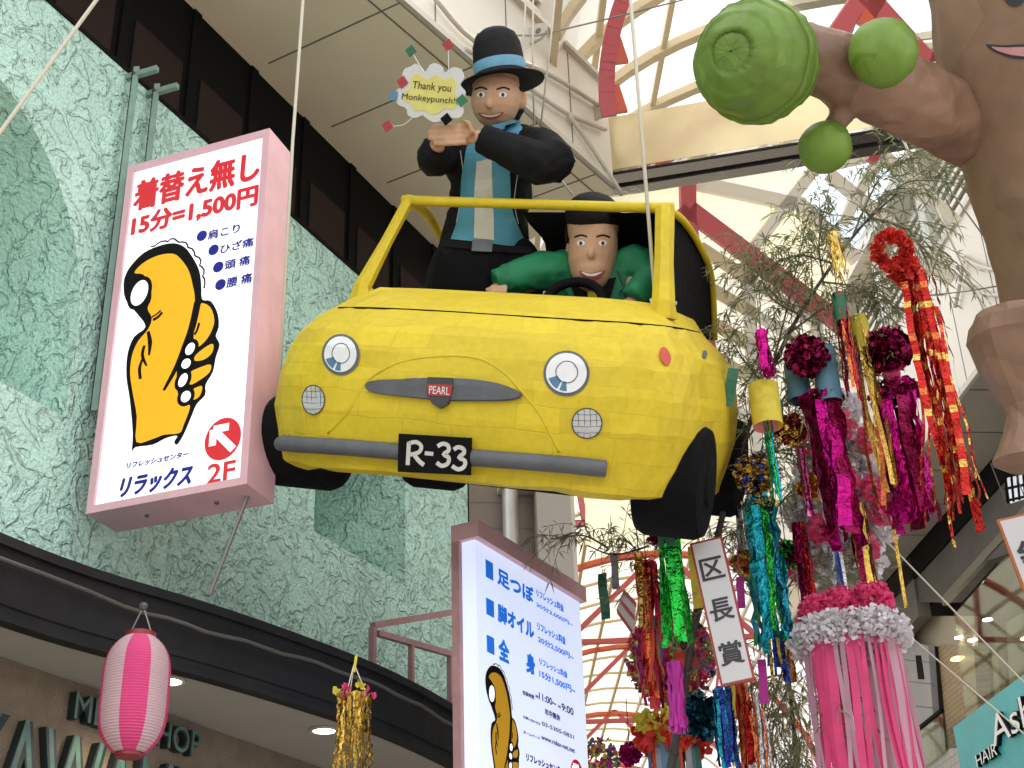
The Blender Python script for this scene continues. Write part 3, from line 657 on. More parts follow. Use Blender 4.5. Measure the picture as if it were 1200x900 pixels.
# ------------------------------------------------------------------ arcade roofs
M_pan = mat('white_roof_panel', (.86, .84, .78), .6, trans=.8)
M_panc = mat('cream_roof_panel', (.90, .87, .73), .6, trans=.85)
M_rib = mat('cream_rib', (.62, .52, .34), .5)
M_ribw = mat('pale_rib', (.80, .76, .68), .5)
M_redst = mat('red_steel', (.50, .085, .105), .45)
M_orst = mat('orange_red_steel', (.60, .10, .05), .45)
M_sky = glass_mat('roof_glass')

vault = thing('barrel_vault', 'white panelled barrel roof with a red edge arch above the mirrored beam', 'arcade roof', (4, 9, 10))
vx, vr, vz = 4.6, 4.25, 9.4
def vp(t, y): return Vector((vx - .05 * (y - 9) - vr * math.cos(t), y, vz + 2.9 * math.sin(t)))
TT = [math.radians(a) for a in np.linspace(16, 164, 30)]
b = MB(); ys = np.linspace(4.0, 13.2, 11)
for i in range(len(TT) - 1): b.poly([vp(TT[i], ys[0]), vp(TT[i + 1], ys[0]), vp(TT[i + 1], ys[-1]), vp(TT[i], ys[-1])])
b.build('roof_panel', M_pan, vault)
for y in ys[:-1]:
    b = MB()
    for i in range(len(TT) - 1): b.bar(vp(TT[i], y) - Vector((0, 0, .07)), vp(TT[i + 1], y) - Vector((0, 0, .07)), .09, .12, up=(0, 1, 0))
    b.build('rib', M_rib, vault)
for t in np.linspace(16, 164, 10): MB().bar(vp(math.radians(t), ys[0]) - Vector((0, 0, .06)), vp(math.radians(t), ys[-1]) - Vector((0, 0, .06)), .06, .08).build('purlin', M_rib, vault)
# red arch standing on the end of the upper box
RAp = Plane(Pd(713, 120, 12.6), _R, _U)
L = smooth3([RAp.P(x, y) for x, y in ((714, 136), (711, 110), (712, 75), (719, 35), (732, -5), (752, -45), (790, -90), (850, -130))], 4)
b = MB()
for i in range(len(L) - 1): b.bar(L[i], L[i + 1] + (L[i + 1] - L[i]) * .1, .14, .12, up=_F)
b.build('edge_arch', M_redst, vault)
for (x, y) in ((722, 60), (721, 118)):
    p = RAp.px(x, y); k = .01; MB().prism([(p[0] - .06, p[1] - .12), (p[0] + .11, p[1] - .10), (p[0] + .03, p[1] + .14), (p[0] - .06, p[1] + .12)], RAp.mp, -.06, .05).build('gusset', M_orst, vault)
MB().tube([Pd(560, 40, 9.7), Pd(628, 42, 11), Pd(713, 22, 12), Pd(800, 0, 12.4)], .008, 6).build('tie_wire', M_wire, vault)

# junction dome: traced frame on a sloped plane, real bars and panes
gab = thing('junction_roof', 'faceted cream gable roof with pinkish red beams over the arcade crossing', 'arcade roof', Pd(820, 240, 15.5))
GP = Plane(Pd(880, 290, 15.5), (1, .10, 0), Vector((0, -.42, .9)))
def gpan(L, m, name='roof_panel', h=-.1): return MB().prism(GP.poly(L), GP.mp, h - .03, h).build(name, m, gab)
def gbar(p, q_, w, m, name='roof_bar', h=0, dp=.12):
    return MB().bar(GP.P(*p, h), GP.P(*q_, h), w, dp, up=GP.n).build(name, m, gab)
gpan([(690, 176), (805, 168), (806, 247), (760, 285), (690, 262)], M_panc)
gpan([(807, 214), (930, 240), (882, 290), (806, 247)], M_panc)
gpan([(882, 290), (931, 240), (1004, 305), (984, 372)], M_panc)
gpan([(806, 250), (978, 372), (1030, 470), (1010, 640), (835, 640), (815, 400)], M_pan, h=-.25)
gpan([(690, 262), (760, 287), (804, 250), (812, 400), (832, 640), (690, 640)], M_panc, h=-.25)
gpan([(820, 170), (952, 201), (932, 234), (812, 212)], M_pan)
for L in ([(953, 203), (1006, 224), (1036, 258), (990, 300), (934, 236)], [(1006, 224), (1033, 180), (1120, 190), (1110, 300), (1037, 258)], [(930, 160), (1033, 180), (1006, 224), (953, 203)]):
    gpan(L, M_sky, 'glass_pane', -.06)
for p, q_, w, m in (((804, 172), (805, 262), .17, M_redst), ((806, 247), (1015, 404), .2, M_redst), ((806, 247), (770, 282), .17, M_redst), ((794, 262), (815, 420), .10, M_redst), ((808, 262), (832, 420), .12, M_redst), ((801, 262), (823, 420), .1, M_canopy),
                    ((690, 184), (804, 172), .14, M_ribw), ((804, 172), (932, 238), .0, None), ((812, 214), (932, 240), .15, M_ribw), ((953, 200), (882, 291), .13, M_ribw), ((934, 236), (1004, 305), .14, M_ribw), ((971, 204), (1038, 258), .13, M_ribw), ((1033, 181), (1004, 230), .12, M_ribw), ((1006, 224), (988, 262), .12, M_ribw), ((1036, 258), (1115, 330), .13, M_ribw), ((1033, 181), (1120, 262), .14, M_ribw), ((953, 200), (1033, 181), .1, M_ribw),
                    ((820, 290), (882, 330), .12, M_rib), ((822, 332), (884, 368), .12, M_rib), ((824, 372), (888, 410), .12, M_rib), ((828, 412), (890, 450), .12, M_rib), ((875, 297), (892, 640), .12, M_ribw), ((882, 330), (960, 382), .1, M_ribw), ((955, 360), (975, 640), .12, M_ribw), ((884, 368), (1000, 440), .1, M_ribw), ((838, 470), (1010, 560), .1, M_ribw), ((690, 330), (815, 400), .1, M_rib), ((690, 420), (830, 500), .1, M_rib), ((845, 560), (1010, 640), .1, M_ribw)):
    if m: gbar(p, q_, w, m, 'red_beam' if m is M_redst else 'roof_bar', h=.05 if m is M_redst else 0)
# upper right lattice behind the paper tree
lat = thing('skylight_lattice', 'triangular skylight lattice of pink and pale bars beside the brown paper tree', 'skylight', Pd(1060, 80, 14))
LP = Plane(Pd(1040, 90, 14.0), (1, .1, 0), Vector((0, -.5, .86)))
for p, q_, w, m in (((1000, -20), (1100, 90), .2, M_redst), ((1020, -20), (960, 70), .18, M_redst), ((1040, -20), (1010, 30), .14, M_orst), ((1098, 60), (1082, 110), .12, M_redst), ((1040, 150), (1020, 190), .1, M_redst), ((960, 60), (1100, 40), .07, M_ribw)):
    MB().bar(LP.P(*p), LP.P(*q_), w, .12, up=LP.n).build('lattice_bar', m, lat)
MB().prism(LP.poly([(900, -30), (1180, -30), (1180, 130), (900, 130)]), LP.mp, -.12, -.1).build('glass_pane', M_sky, lat)

# the arcade going on beyond the crossing: a vault of its own
far = thing('far_arcade_roof', 'far stretch of arcade roof with orange red arch trusses seen under the yellow car', 'arcade roof', (2, 24, 0))
fx, fr, fz = 3.2, 4.6, 8.6
def fv(t, y): return Vector((fx - .03 * (y - 20) - fr * math.cos(t), y, fz + 4.0 * math.sin(t)))
TF = [math.radians(a) for a in np.linspace(-8, 188, 26)]
b = MB(); b2 = MB()
for i in range(len(TF) - 1):
    tgt = b if TF[i] < math.radians(100) else b2
    tgt.poly([fv(TF[i], 20.5), fv(TF[i + 1], 20.5), fv(TF[i + 1], 70), fv(TF[i], 70)])
M_panf = mat('far_cream_roof_panel', (.74, .68, .52), .6, trans=.65); b.build('roof_panel', M_panf, far); b2.build('glazed_side', mat('far_pale_glazing', (.70, .69, .66), .5, trans=.6), far)
for y in np.arange(22, 62, 6.5):
    b = MB()
    for i in range(len(TF) - 1): b.bar(fv(TF[i], y) * 1 - Vector((0, 0, .1)), fv(TF[i + 1], y) - Vector((0, 0, .1)), .10, .16, up=(0, 1, 0))
    b.build('arch_truss', M_orst, far)
    p0, p1 = fv(math.radians(30), y), fv(math.radians(150), y)
    b = MB(); b.bar(p0, p1, .1, .1); b.bar(p0.lerp(p1, .25), fv(math.radians(62), y), .1, .1); b.bar(p0.lerp(p1, .25), fv(math.radians(92), y), .1, .1); b.bar(p0.lerp(p1, .75), fv(math.radians(92), y), .1, .1); b.bar(p0.lerp(p1, .75), fv(math.radians(120), y), .07, .07)
    b.build('tie_truss', M_redst, far)
for t in np.linspace(0, 180, 19): MB().bar(fv(math.radians(t), 20.5) - Vector((0, 0, .05)), fv(math.radians(t), 68) - Vector((0, 0, .05)), .07, .08).build('purlin', M_rib if t < 95 else M_ribw, far)
for y in np.arange(21, 66, 1.5):
    b = MB()
    for i in range(len(TF) - 1): b.bar(fv(TF[i], y) - Vector((0, 0, .04)), fv(TF[i + 1], y) - Vector((0, 0, .04)), .05, .07, up=(0, 1, 0))
    b.build('rib', M_rib, far)
# far street fronts below the vault
fl = thing('far_shop_row', 'pale shop fronts with white window grids at the far end of the arcade', 'building', (-1.5, 40, 0))
for sx, nm in ((-1.5, 'wall'), (7.9, 'wall')): MB().box((sx, 45, 4), (.4, 50, 8.2)).build(nm, M_fascia, fl)
b = MB()
for y in np.arange(21, 69, .9): b.box((7.66, y, 6.6), (.06, .07, 3.0)); b.box((-1.26, y, 6.6), (.06, .07, 3.0))
for z in (5.2, 6.0, 6.8, 7.6): b.box((7.66, 45, z), (.06, 50, .07)); b.box((-1.26, 45, z), (.06, 50, .07))
b.build('window_grid', M_ribw, fl)

# ------------------------------------------------------------------ right-hand building
rb = thing('grey_building', 'cream louvred building over a grey glass shop front behind the tinsel ornaments', 'building', (6, 18, 0))
RFn = Vector((-1, -.083, 0)).normalized(); RFu = Vector((.083, -1, 0)).normalized()
RP1 = Plane((5.16, 18.09, 0), RFu, (0, 0, 1))
MB().hexa(RP1.mp(-6, 9.25, -1.3), RFu * 16, RP1.n * 1.3, (0, 0, 1.95)).build('upper_wall', M_fascia, rb)
b = MB()
for k in range(14): b.hexa(RP1.mp(-6 + k * 1.15, 9.3, 0), RFu * .014, RP1.n * .004, (0, 0, 1.85))
b.build('panel_seam', M_seam, rb)
b = MB(); b.hexa(RP1.mp(-6, 9.24, -.0), RFu * 16, RP1.n * .05, (0, 0, .08)); b.hexa(RP1.mp(-6, 11.2, -.03), RFu * 16, RP1.n * .07, (0, 0, .07)); b.build('edge_trim', M_trim, rb)
b = MB(); b.hexa(RP1.mp(-6, 11.2, -1.3), RFu * 16, RP1.n * 1.05, (0, 0, 1.5)); lb_ = b.build('louvre_storey', M_trim, rb)
b = MB()
for k in range(8): b.hexa(RP1.mp(-6, 11.3 + k * .16, -.24), RFu * 16, RP1.n * .08 + Vector((0, 0, -.06)), (0, 0, .06))
b.build('louvre', M_fascia, lb_)
for s_ in np.arange(-5, 9, 1.9): MB().hexa(RP1.mp(s_, 11.25, -.24), RFu * .22, RP1.n * .16, (0, 0, 1.5)).build('column', M_fascia, lb_)
MB().hexa(RP1.mp(-6, 12.7, -1.3), RFu * 16, RP1.n * 1.4, (0, 0, .25)).build('eave', M_fascia, lb_)
for L in ([(1128, 300), (1152, 312), (1180, 318)], [(1128, 330), (1160, 345), (1190, 345)], [(1135, 300), (1130, 330), (1124, 360)], [(1160, 255), (1175, 320), (1190, 330)]):
    MB().tube(smooth3([RP1.P(x, y, .05) for x, y in L], 3), .025, 8).build('pipe_rail', M_trim, rb, smooth=True)
# soffit
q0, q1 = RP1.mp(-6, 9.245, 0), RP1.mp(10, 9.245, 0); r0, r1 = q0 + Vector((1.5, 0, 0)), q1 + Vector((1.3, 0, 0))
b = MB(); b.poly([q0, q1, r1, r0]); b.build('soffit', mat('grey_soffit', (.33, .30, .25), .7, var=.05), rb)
b = MB()
for k in range(14): s_ = -6 + k * 1.15; b.bar(RP1.mp(s_, 9.24, 0), RP1.mp(s_, 9.24, -1.35), .02, .006)
b.build('soffit_seam', M_seam, rb)
# dark recessed lower storeys
RP2 = Plane((6.1, 20.3, 0), RFu, (0, 0, 1))
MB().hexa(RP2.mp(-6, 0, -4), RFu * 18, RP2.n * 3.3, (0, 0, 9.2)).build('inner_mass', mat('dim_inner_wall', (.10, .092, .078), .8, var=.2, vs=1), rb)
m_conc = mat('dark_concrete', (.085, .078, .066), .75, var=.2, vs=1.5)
def rpan(L, m, name, h=0, dp=.12, pl=None): pl = pl or RP2; return MB().prism(pl.poly(L), pl.mp, h - dp, h).build(name, m, rb)
MB().hexa(RP2.mp(-6, 8.85, -.6), RFu * 18, RP2.n * .7, (0, 0, .4)).build('dark_slot', M_dark, rb)
tub = MB(); tub.hexa(RP2.P(1022, 702, .115), RFu * .75, RP2.n * .05, (0, 0, .2)); tub.build('strip_light', mat('strip_light', (1, 1, 1), .4, emis=3), rb)
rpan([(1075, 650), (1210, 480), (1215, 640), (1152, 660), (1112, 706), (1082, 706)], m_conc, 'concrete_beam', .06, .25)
rpan([(1040, 690), (1074, 652), (1084, 722), (1050, 760), (1040, 760)], mat('grey_concrete_beam', (.13, .12, .10), .75, var=.15), 'stub_beam', .10, .2)
rpan([(1050, 722), (1122, 722), (1122, 760), (1050, 756)], mat('lobby_ceiling', (.42, .36, .27), .7), 'lobby_ceiling', -.25, .05)
rpan([(1030, 745), (1080, 757), (1090, 900), (1030, 910)], mat('white_block_wall', (.36, .36, .37), .6, var=.05), 'block_wall', -.1, .1)
b = MB()
for y in (775, 800, 828, 855): b.bar(RP2.P(1034, y - 4, -.096), RP2.P(1088, y + 2, -.096), .012, .004, up=RP2.n)
b.build('block_seam', M_seam, rb)
rpan([(1066, 768), (1072, 768), (1076, 796), (1069, 796)], M_dark, 'slot_window', -.09, .03)
def uvp(p): return (RP2.u.dot(p), p.z)
m_gt = tile_mat('gold_tile', (.30, .19, .07), (.24, .15, .06), (.10, .075, .045), .09, .07, .25)
L = RP2.poly([(1084, 757), (1125, 757), (1132, 880), (1096, 885)]); b = MB(); b.prism(L, RP2.mp, -.4, -.2); b.build('tiled_pillar', m_gt, rb, uvf=uvp)
p = RP2.P(1112, 771, -.14); MB().lathe([(.12, -.02), (.10, .0)], p, (0, 0, 1), 16).build('pillar_lamp', mat('warm_lamp', (1, .7, .3), .4, emis=2.2, ecol=(1, .7, .25)), rb)
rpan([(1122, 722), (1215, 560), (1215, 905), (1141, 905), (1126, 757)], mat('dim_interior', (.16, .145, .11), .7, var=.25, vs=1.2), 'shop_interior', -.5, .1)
for L in ([(1133, 760), (1139, 760), (1146, 860), (1140, 860)], [(1150, 730), (1168, 718), (1172, 800), (1154, 815)], [(1180, 700), (1190, 694), (1196, 770), (1186, 778)]): rpan(L, mat('interior_post', (.34, .30, .23), .6), 'interior_post', -.35, .1)
rpan([(1160, 800), (1200, 762), (1204, 800), (1166, 832)], mat('interior_display', (.08, .09, .07), .7, var=.6, vs=9), 'interior_display', -.4, .05)
for x, y in ((1107, 747), (1139, 726), (1122, 750), (1183, 748)): MB().lathe([(.07, -.01), (.07, 0)], RP2.P(x, y, -.22), n=14).build('ceiling_lamp', M_lamp, rb)
rpan([(1120, 720), (1216, 610), (1216, 830), (1135, 862)], glass_mat('shop_glass', (.80, .84, .78), .16), 'shop_glass', .02, .02)
MB().bar(RP2.P(1110, 705, .04), RP2.P(1215, 590, .04), .12, .08, up=RP2.n).build('glass_head_rail', mat('bronze_trim', (.14, .13, .10), .5), rb)
rpan([(1080, 858), (1112, 833), (1116, 880), (1084, 905)], glass_mat('rail_glass', (.75, .8, .74), .2), 'glass_rail', .1, .02)
MB().bar(RP2.P(1079, 858, .1), RP2.P(1112, 832, .1), .05, .05).build('hand_rail', M_dark, rb)
L = RP2.poly([(1084, 905), (1117, 877), (1137, 876), (1141, 910), (1084, 915)]); b = MB(); b.prism(L, RP2.mp, -.1, .06); b.build('tiled_parapet', tile_mat('grey_tile', (.42, .41, .37), (.38, .36, .33), (.2, .19, .17), .16, .12), rb, uvf=uvp)
# little lattice window
MB().prism(RP2.poly([(1184, 545), (1206, 540), (1206, 585), (1190, 590)]), RP2.mp, .06, .07).build('grid_window', mat('lit_window', (.7, .75, .8), .3, emis=.35), rb)
b = MB()
for k in range(4): b.bar(RP2.P(1184 + k * 7, 545 - k * 1.6, .08), RP2.P(1188 + k * 7, 590 - k * 2, .08), .03, .02, up=RP2.n)
for k in range(4): b.bar(RP2.P(1183 + k, 545 + k * 14, .08), RP2.P(1208, 540 + k * 14, .08), .03, .02, up=RP2.n)
b.build('window_bars', M_dark, rb)
# hair salon sign
hs = thing('hair_salon_sign', 'teal hair salon fascia sign with white outlined letters above the glass rail', 'shop sign', RP2.P(1160, 880, .2))
HP = Plane(RP2.P(1135, 852, .22), RFu, (0, 0, 1)); u1 = HP.px(1215, 795)[0]
MB().hexa(HP.mp(0, -1.3, -.15), RFu * u1, HP.n * .15, (0, 0, 1.3)).build('board', mat('teal_board', (.05, .36, .38), .35, var=.12, vs=2), hs)
mw = mat('white_letter', (.75, .75, .72), .4)
for t_, bx_, sl in (('HAIR', (1149, 877, 1172, 883), .05), ('Ash', (1168, 838, 1216, 846), .05)):
    q_ = HP.bb(*bx_)
    if t_ == 'Ash': q_ = (HP.px(1168, 870)[0], HP.px(1174, 873)[1], HP.px(1216, 840)[0], HP.px(1197, 818)[1])
    else: q_ = (HP.px(1148, 890)[0], HP.px(1150, 899)[1], HP.px(1172, 875)[0], HP.px(1149, 884)[1])
    e = MB().text(t_, q_, HP.mp, .05, bold=.03, ext=.1).build('lettering_edge', M_black, hs); MB().text(t_, q_, HP.mp, .053, bold=.0).build('lettering', mw, e)

# ================================================================== HANGING YELLOW CAR
CO = Pd(608, 452, 8.2)
ya, el_, ro = math.radians(18), math.radians(3), math.radians(4)
X0 = _R * math.cos(ya) - _F * math.sin(ya); Y0 = _R * math.sin(ya) + _F * math.cos(ya)
CY = Y0 * math.cos(el_) - _U * math.sin(el_); Z1 = _U * math.cos(el_) + Y0 * math.sin(el_)
CX = X0 * math.cos(ro) - Z1 * math.sin(ro); CZ = Z1 * math.cos(ro) + X0 * math.sin(ro)
CM = Matrix(((CX.x, CY.x, CZ.x, CO.x), (CX.y, CY.y, CZ.y, CO.y), (CX.z, CY.z, CZ.z, CO.z), (0, 0, 0, 1))); CMI = CM.inverted()
def cl(x, y, z): return CM @ Vector((x, y, z))
def at(px_, py_, y):
    """point on the car's cross plane at depth y behind its middle"""
    return Ppl(px_, py_, cl(0, y, 0), CY)
car = thing('display_car', 'yellow paper convertible car hung on ropes, with black wheels and number plate R-33', 'display car', M=CM)
M_yel = sheet('yellow_paper', (.66, .495, .022))
M_blk = papier('black_paper', (.0055, .0055, .006), .85, .25, 6, .12)
M_grey = mat('grey_paint', (.10, .105, .115), .6, var=.15, vs=9, bump=.15, bs=30)
LV = [(-.555, 1.10, -.97, .93), (-.53, 1.15, -1.02, .98), (-.38, 1.19, -1.05, 1.0), (-.22, 1.21, -1.08, 1.02), (-.05, 1.205, -1.07, 1.03), (.10, 1.18, -1.03, 1.02), (.20, 1.14, -.97, 1.0), (.29, 1.07, -.88, .98), (.36, 1.01, -.77, .95), (.41, .96, -.67, .93), (.455, .92, -.56, .91), (.485, .90, -.47, .89)]
NB = 46
def outl(w, yf, yr, n=4.6):
    yc, Ln = (yf + yr) / 2, (yr - yf) / 2; L = []
    for i in range(NB):
        a = 2 * PI * i / NB; c_, s_ = math.cos(a), math.sin(a)
        L.append((w * math.copysign(abs(c_) ** (2 / n), c_), yc + Ln * math.copysign(abs(s_) ** (2 / n), s_)))
    return L
rng = random.Random(3); V = []; Fc = []; MI = []
for k, (z, w, yf, yr) in enumerate(LV):
    for x, y in outl(w, yf, yr): V.append(Vector((x + rng.uniform(-1, 1) * .011, y + rng.uniform(-1, 1) * .011, z + rng.uniform(-1, 1) * .010)))
for k in range(len(LV) - 1):
    for j in range(NB): Fc.append((k * NB + j, k * NB + (j + 1) % NB, (k + 1) * NB + (j + 1) % NB, (k + 1) * NB + j)); MI.append(0)
o_ = (len(LV) - 1) * NB
for (sc, zz, mi) in ((.96, .495, 0), (.84, .50, 0), (.80, .10, 1)):
    st = len(V)
    for x, y in outl(LV[-1][1], LV[-1][2], LV[-1][3]): V.append(Vector((x * sc, .21 + (y - .21) * sc + (.10 if sc < .9 else 0), zz)))
    for j in range(NB): Fc.append((o_ + j, o_ + (j + 1) % NB, st + (j + 1) % NB, st + j)); MI.append(mi)
    o_ = st
Fc.append(tuple(o_ + j for j in range(NB))); MI.append(1); Fc.append(tuple(NB - 1 - j for j in range(NB))); MI.append(1)
b = MB(); b.v = [CM @ p for p in V]; b.f = Fc; b.m = MI
def uvb(p):
    q = CMI @ p; return (math.atan2(q.x / 1.2, -(q.y) / 1.05) * 1.25 if q.z < .47 else q.x, q.z if q.z < .47 else .47 + q.y)
body = b.build('body', [M_yel, M_blk], car, smooth=False, uvf=uvb)
BVB = BVHTree.FromPolygons([CM @ p for p in V], Fc)
def cast(bv, x, y, off=.004):
    r = ray(x, y).normalized(); h, n, i, d = bv.ray_cast(CAM, r)
    if h is None: return None
    if n.dot(r) > 0: n = -n
    return h + n * off
def decal(mb, bv, P2, off=.004, mi=0, cuts=2):
    """outline in picture rays laid onto the surface bv as a thin paper cut-out"""
    bm = bmesh.new(); vs = [bm.verts.new((p[0], p[1], 0)) for p in P2]
    es = [bm.edges.new((vs[i], vs[(i + 1) % len(vs)])) for i in range(len(vs))]
    bmesh.ops.triangle_fill(bm, use_beauty=True, edges=es)
    for _ in range(cuts): bmesh.ops.subdivide_edges(bm, edges=[e for e in bm.edges if e.calc_length() > 6], cuts=1, use_grid_fill=True); bmesh.ops.triangulate(bm, faces=bm.faces)
    bm.verts.index_update(); V = []; ok = True; last = None
    for v in bm.verts:
        p = cast(bv, v.co.x, v.co.y, off); V.append(p)
    good = [p for p in V if p is not None]
    if not good: bm.free(); return mb
    dm = sum((p - CAM).dot(_F) for p in good) / len(good)
    V = [p if p is not None else Pd(v.co.x, v.co.y, dm) for p, v in zip(V, bm.verts)]
    mb.add(V, [tuple(q.index for q in f.verts) for f in bm.faces], mi); bm.free(); return mb
def cline(bv, L, off=.0): return [p for p in (cast(bv, x, y, off) for x, y in L) if p is not None]
# seams painted and folded on the front
L = smooth2([(382, 361), (430, 361), (500, 364), (580, 369), (660, 374), (740, 379), (790, 384), (820, 390)], 5, False)
b = MB(); pts = cline(BVB, L); b.tube(pts, .006, 6); b.build('hood_line', M_blk, car)
b = MB()
for L in ([(384, 508), (410, 480), (432, 445), (470, 424), (520, 417), (560, 420), (590, 436), (612, 460), (635, 490), (655, 530)],): b.tube(cline(BVB, smooth2(L, 5, False), -.004), .009, 6)
b.build('bonnet_fold', M_yel, car, smooth=True)
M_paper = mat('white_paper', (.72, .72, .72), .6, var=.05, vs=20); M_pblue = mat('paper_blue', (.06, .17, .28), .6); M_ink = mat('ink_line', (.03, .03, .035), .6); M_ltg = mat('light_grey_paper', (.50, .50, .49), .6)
for (cx_, cy_, a_, b_, rr) in ((400, 416, 22, 24, -.12), (664, 438, 27, 26.5, 0)):
    h_ = decal(MB(), BVB, ell((cx_, cy_), a_, b_, 36), .006).build('headlight', M_grey, car)
    decal(MB(), BVB, ell((cx_, cy_), a_ - 3.2, b_ - 3.4, 36), .010).build('lens', M_paper, h_)
    b = MB(); b.tube(cline(BVB, ell((cx_ + .5, cy_ - 1), a_ * .47, b_ * .47, 28) + [ell((cx_ + .5, cy_ - 1), a_ * .47, b_ * .47, 28)[0]], .011), .0022, 5)
    b.build('lens_ring', M_ink, h_)
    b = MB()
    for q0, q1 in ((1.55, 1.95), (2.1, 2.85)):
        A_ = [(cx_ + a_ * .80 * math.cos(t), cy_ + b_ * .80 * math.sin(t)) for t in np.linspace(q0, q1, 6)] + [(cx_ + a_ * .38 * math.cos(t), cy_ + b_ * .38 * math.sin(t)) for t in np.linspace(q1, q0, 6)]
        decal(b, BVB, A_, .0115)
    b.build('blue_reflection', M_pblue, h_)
for (cx_, cy_, a_, b_) in ((368, 468.5, 13, 17), (688, 496, 17.5, 17.5)):
    h_ = decal(MB(), BVB, ell((cx_, cy_), a_, b_, 28), .006).build('fog_lamp', M_ltg, car)
    b = MB(); E_ = ell((cx_, cy_), a_, b_, 28); b.tube(cline(BVB, E_ + [E_[0]], .007), .0028, 5)
    for k in (-.6, -.2, .2, .6):
        w_ = math.sqrt(1 - k * k); b.tube(cline(BVB, [(cx_ + a_ * k, cy_ - b_ * w_), (cx_ + a_ * (k + .05), cy_), (cx_ + a_ * k, cy_ + b_ * w_)], .0065), .0014, 4); b.tube(cline(BVB, [(cx_ - a_ * w_, cy_ + b_ * k), (cx_, cy_ + b_ * (k + .05)), (cx_ + a_ * w_, cy_ + b_ * k)], .0065), .0014, 4)
    b.build('lamp_grid', M_ink, h_)
decal(MB(), BVB, ell((779, 418), 6, 11, 20, -.3), .006).build('side_marker', mat('marker_red', (.50, .06, .03), .5), car)
decal(MB(), BVB, ell((825, 416), 3, 5, 14), .006).build('side_reflector', M_grey, car)
# moustache trim and badge: solid pieces proud of the nose
FPn = Plane(cast(BVB, 517, 458, 0), CX, CZ)
tr_ = MB(); L = smooth2([(431, 455), (436, 448), (470, 446), (515, 445), (560, 447), (595, 454), (612, 462), (600, 468), (560, 469), (515, 468), (470, 464), (440, 460)], 3)
decal(tr_, BVB, L, .03); decal(tr_, BVB, [(517 + (x - 517) * 1.012, 457 + (y - 457) * 1.12) for x, y in L], .012)
trim = tr_.build('grille_trim', M_grey, car)
SH = [(503, 442), (531, 443), (532, 455), (529, 466), (525, 474), (517, 479), (508, 473), (503, 464), (502, 453)]
bd_ = Plane(cast(BVB, 517, 458, .02), CX, CZ)
bg_ = MB().prism(bd_.poly(SH), bd_.mp, -.03, .022).build('badge', mat('badge_grey', (.05, .05, .055), .6), car)
b = MB().prism(bd_.poly([(502.5, 450), (532, 451.5), (530, 465), (504, 463.5)]), bd_.mp, .01, .025); b.build('badge_panel', mat('badge_red', (.42, .03, .03), .5), bg_)
MB().text('PEARL', (lambda q: (q[0], q[1], q[2], q[3]))(bd_.bb(505.5, 452.3, 528.5, 463.2)), bd_.mp, .0265, bold=.01).build('badge_lettering', M_paper, bg_)
# bumper and plate
pts = []
for x, y in smooth2([(334, 518), (345, 518.5), (400, 522), (460, 527), (520, 532), (600, 538), (660, 543), (700, 547), (711, 548)], 3, False):
    p = cast(BVB, x, y, .035); pts.append(p if p is not None else cast(BVB, x + 4, y, .035))
pts = [p for p in pts if p is not None]
rr = [.043] * len(pts); rr[0] = .02; rr[-1] = .036; rr[1] = .038
bump = MB().tube(pts, rr, 14).build('bumper', M_grey, car, smooth=True)
NP = Plane(cast(BVB, 508, 533, .085), CX, CZ)
pl_ = MB().prism(NP.poly([(467, 508), (551, 513), (550, 557), (466, 553)]), NP.mp, -.03, 0).build('number_plate', mat('plate_black', (.005, .005, .005), .75, spec=.12), car)
M_cream = mat('cream_paint', (.55, .53, .48), .7, var=.1, vs=14)
def pp(L, w): return NP.poly(L), w
b = MB()
for L, w in (([(478, 545), (479.5, 518)], 5), ([(479.5, 519.5), (488, 518), (494, 523), (491, 530), (480, 533)], 4.6), ([(485, 532), (491, 540), (497, 545)], 5), ([(498, 531), (508, 532)], 4.5), ([(513, 523), (519, 520), (525, 522), (526, 528), (520, 532.5), (526, 536), (525, 543), (518, 546), (512, 542)], 4.8), ([(532, 527), (537, 524), (543, 526), (544, 531), (538, 536), (545, 540), (544, 547), (537, 550), (530, 546)], 4.8)):
    L = smooth2(L, 3, False) if len(L) > 2 else L; b.prism(stroke(NP.poly(L), w * .0045), NP.mp, 0, .003, sides=False)
b.build('plate_lettering', M_cream, pl_)
# wheels
for (x, y, z, r_, w_) in ((-1.07, -.50, -.42, .27, .40), (1.06, -.50, -.45, .30, .34), (-.70, .60, -.40, .28, .34), (1.03, .74, -.38, .30, .36)):
    wh = MB().lathe([(r_ * .75, -w_ / 2 - .01), (r_ * .93, -w_ / 2), (r_, -w_ / 2 + .04), (r_, w_ / 2 - .04), (r_ * .93, w_ / 2), (r_ * .75, w_ / 2 + .01)], cl(x, y, z), CX, 36).build('wheel', M_blk, car)
    MB().lathe([(r_ * .45, 0), (r_ * .40, .02), (r_ * .12, .03)], cl(x, y, z) + CX * math.copysign(w_ / 2 + .005, x), CX * math.copysign(1, x), 18).build('hubcap', M_blk, wh)
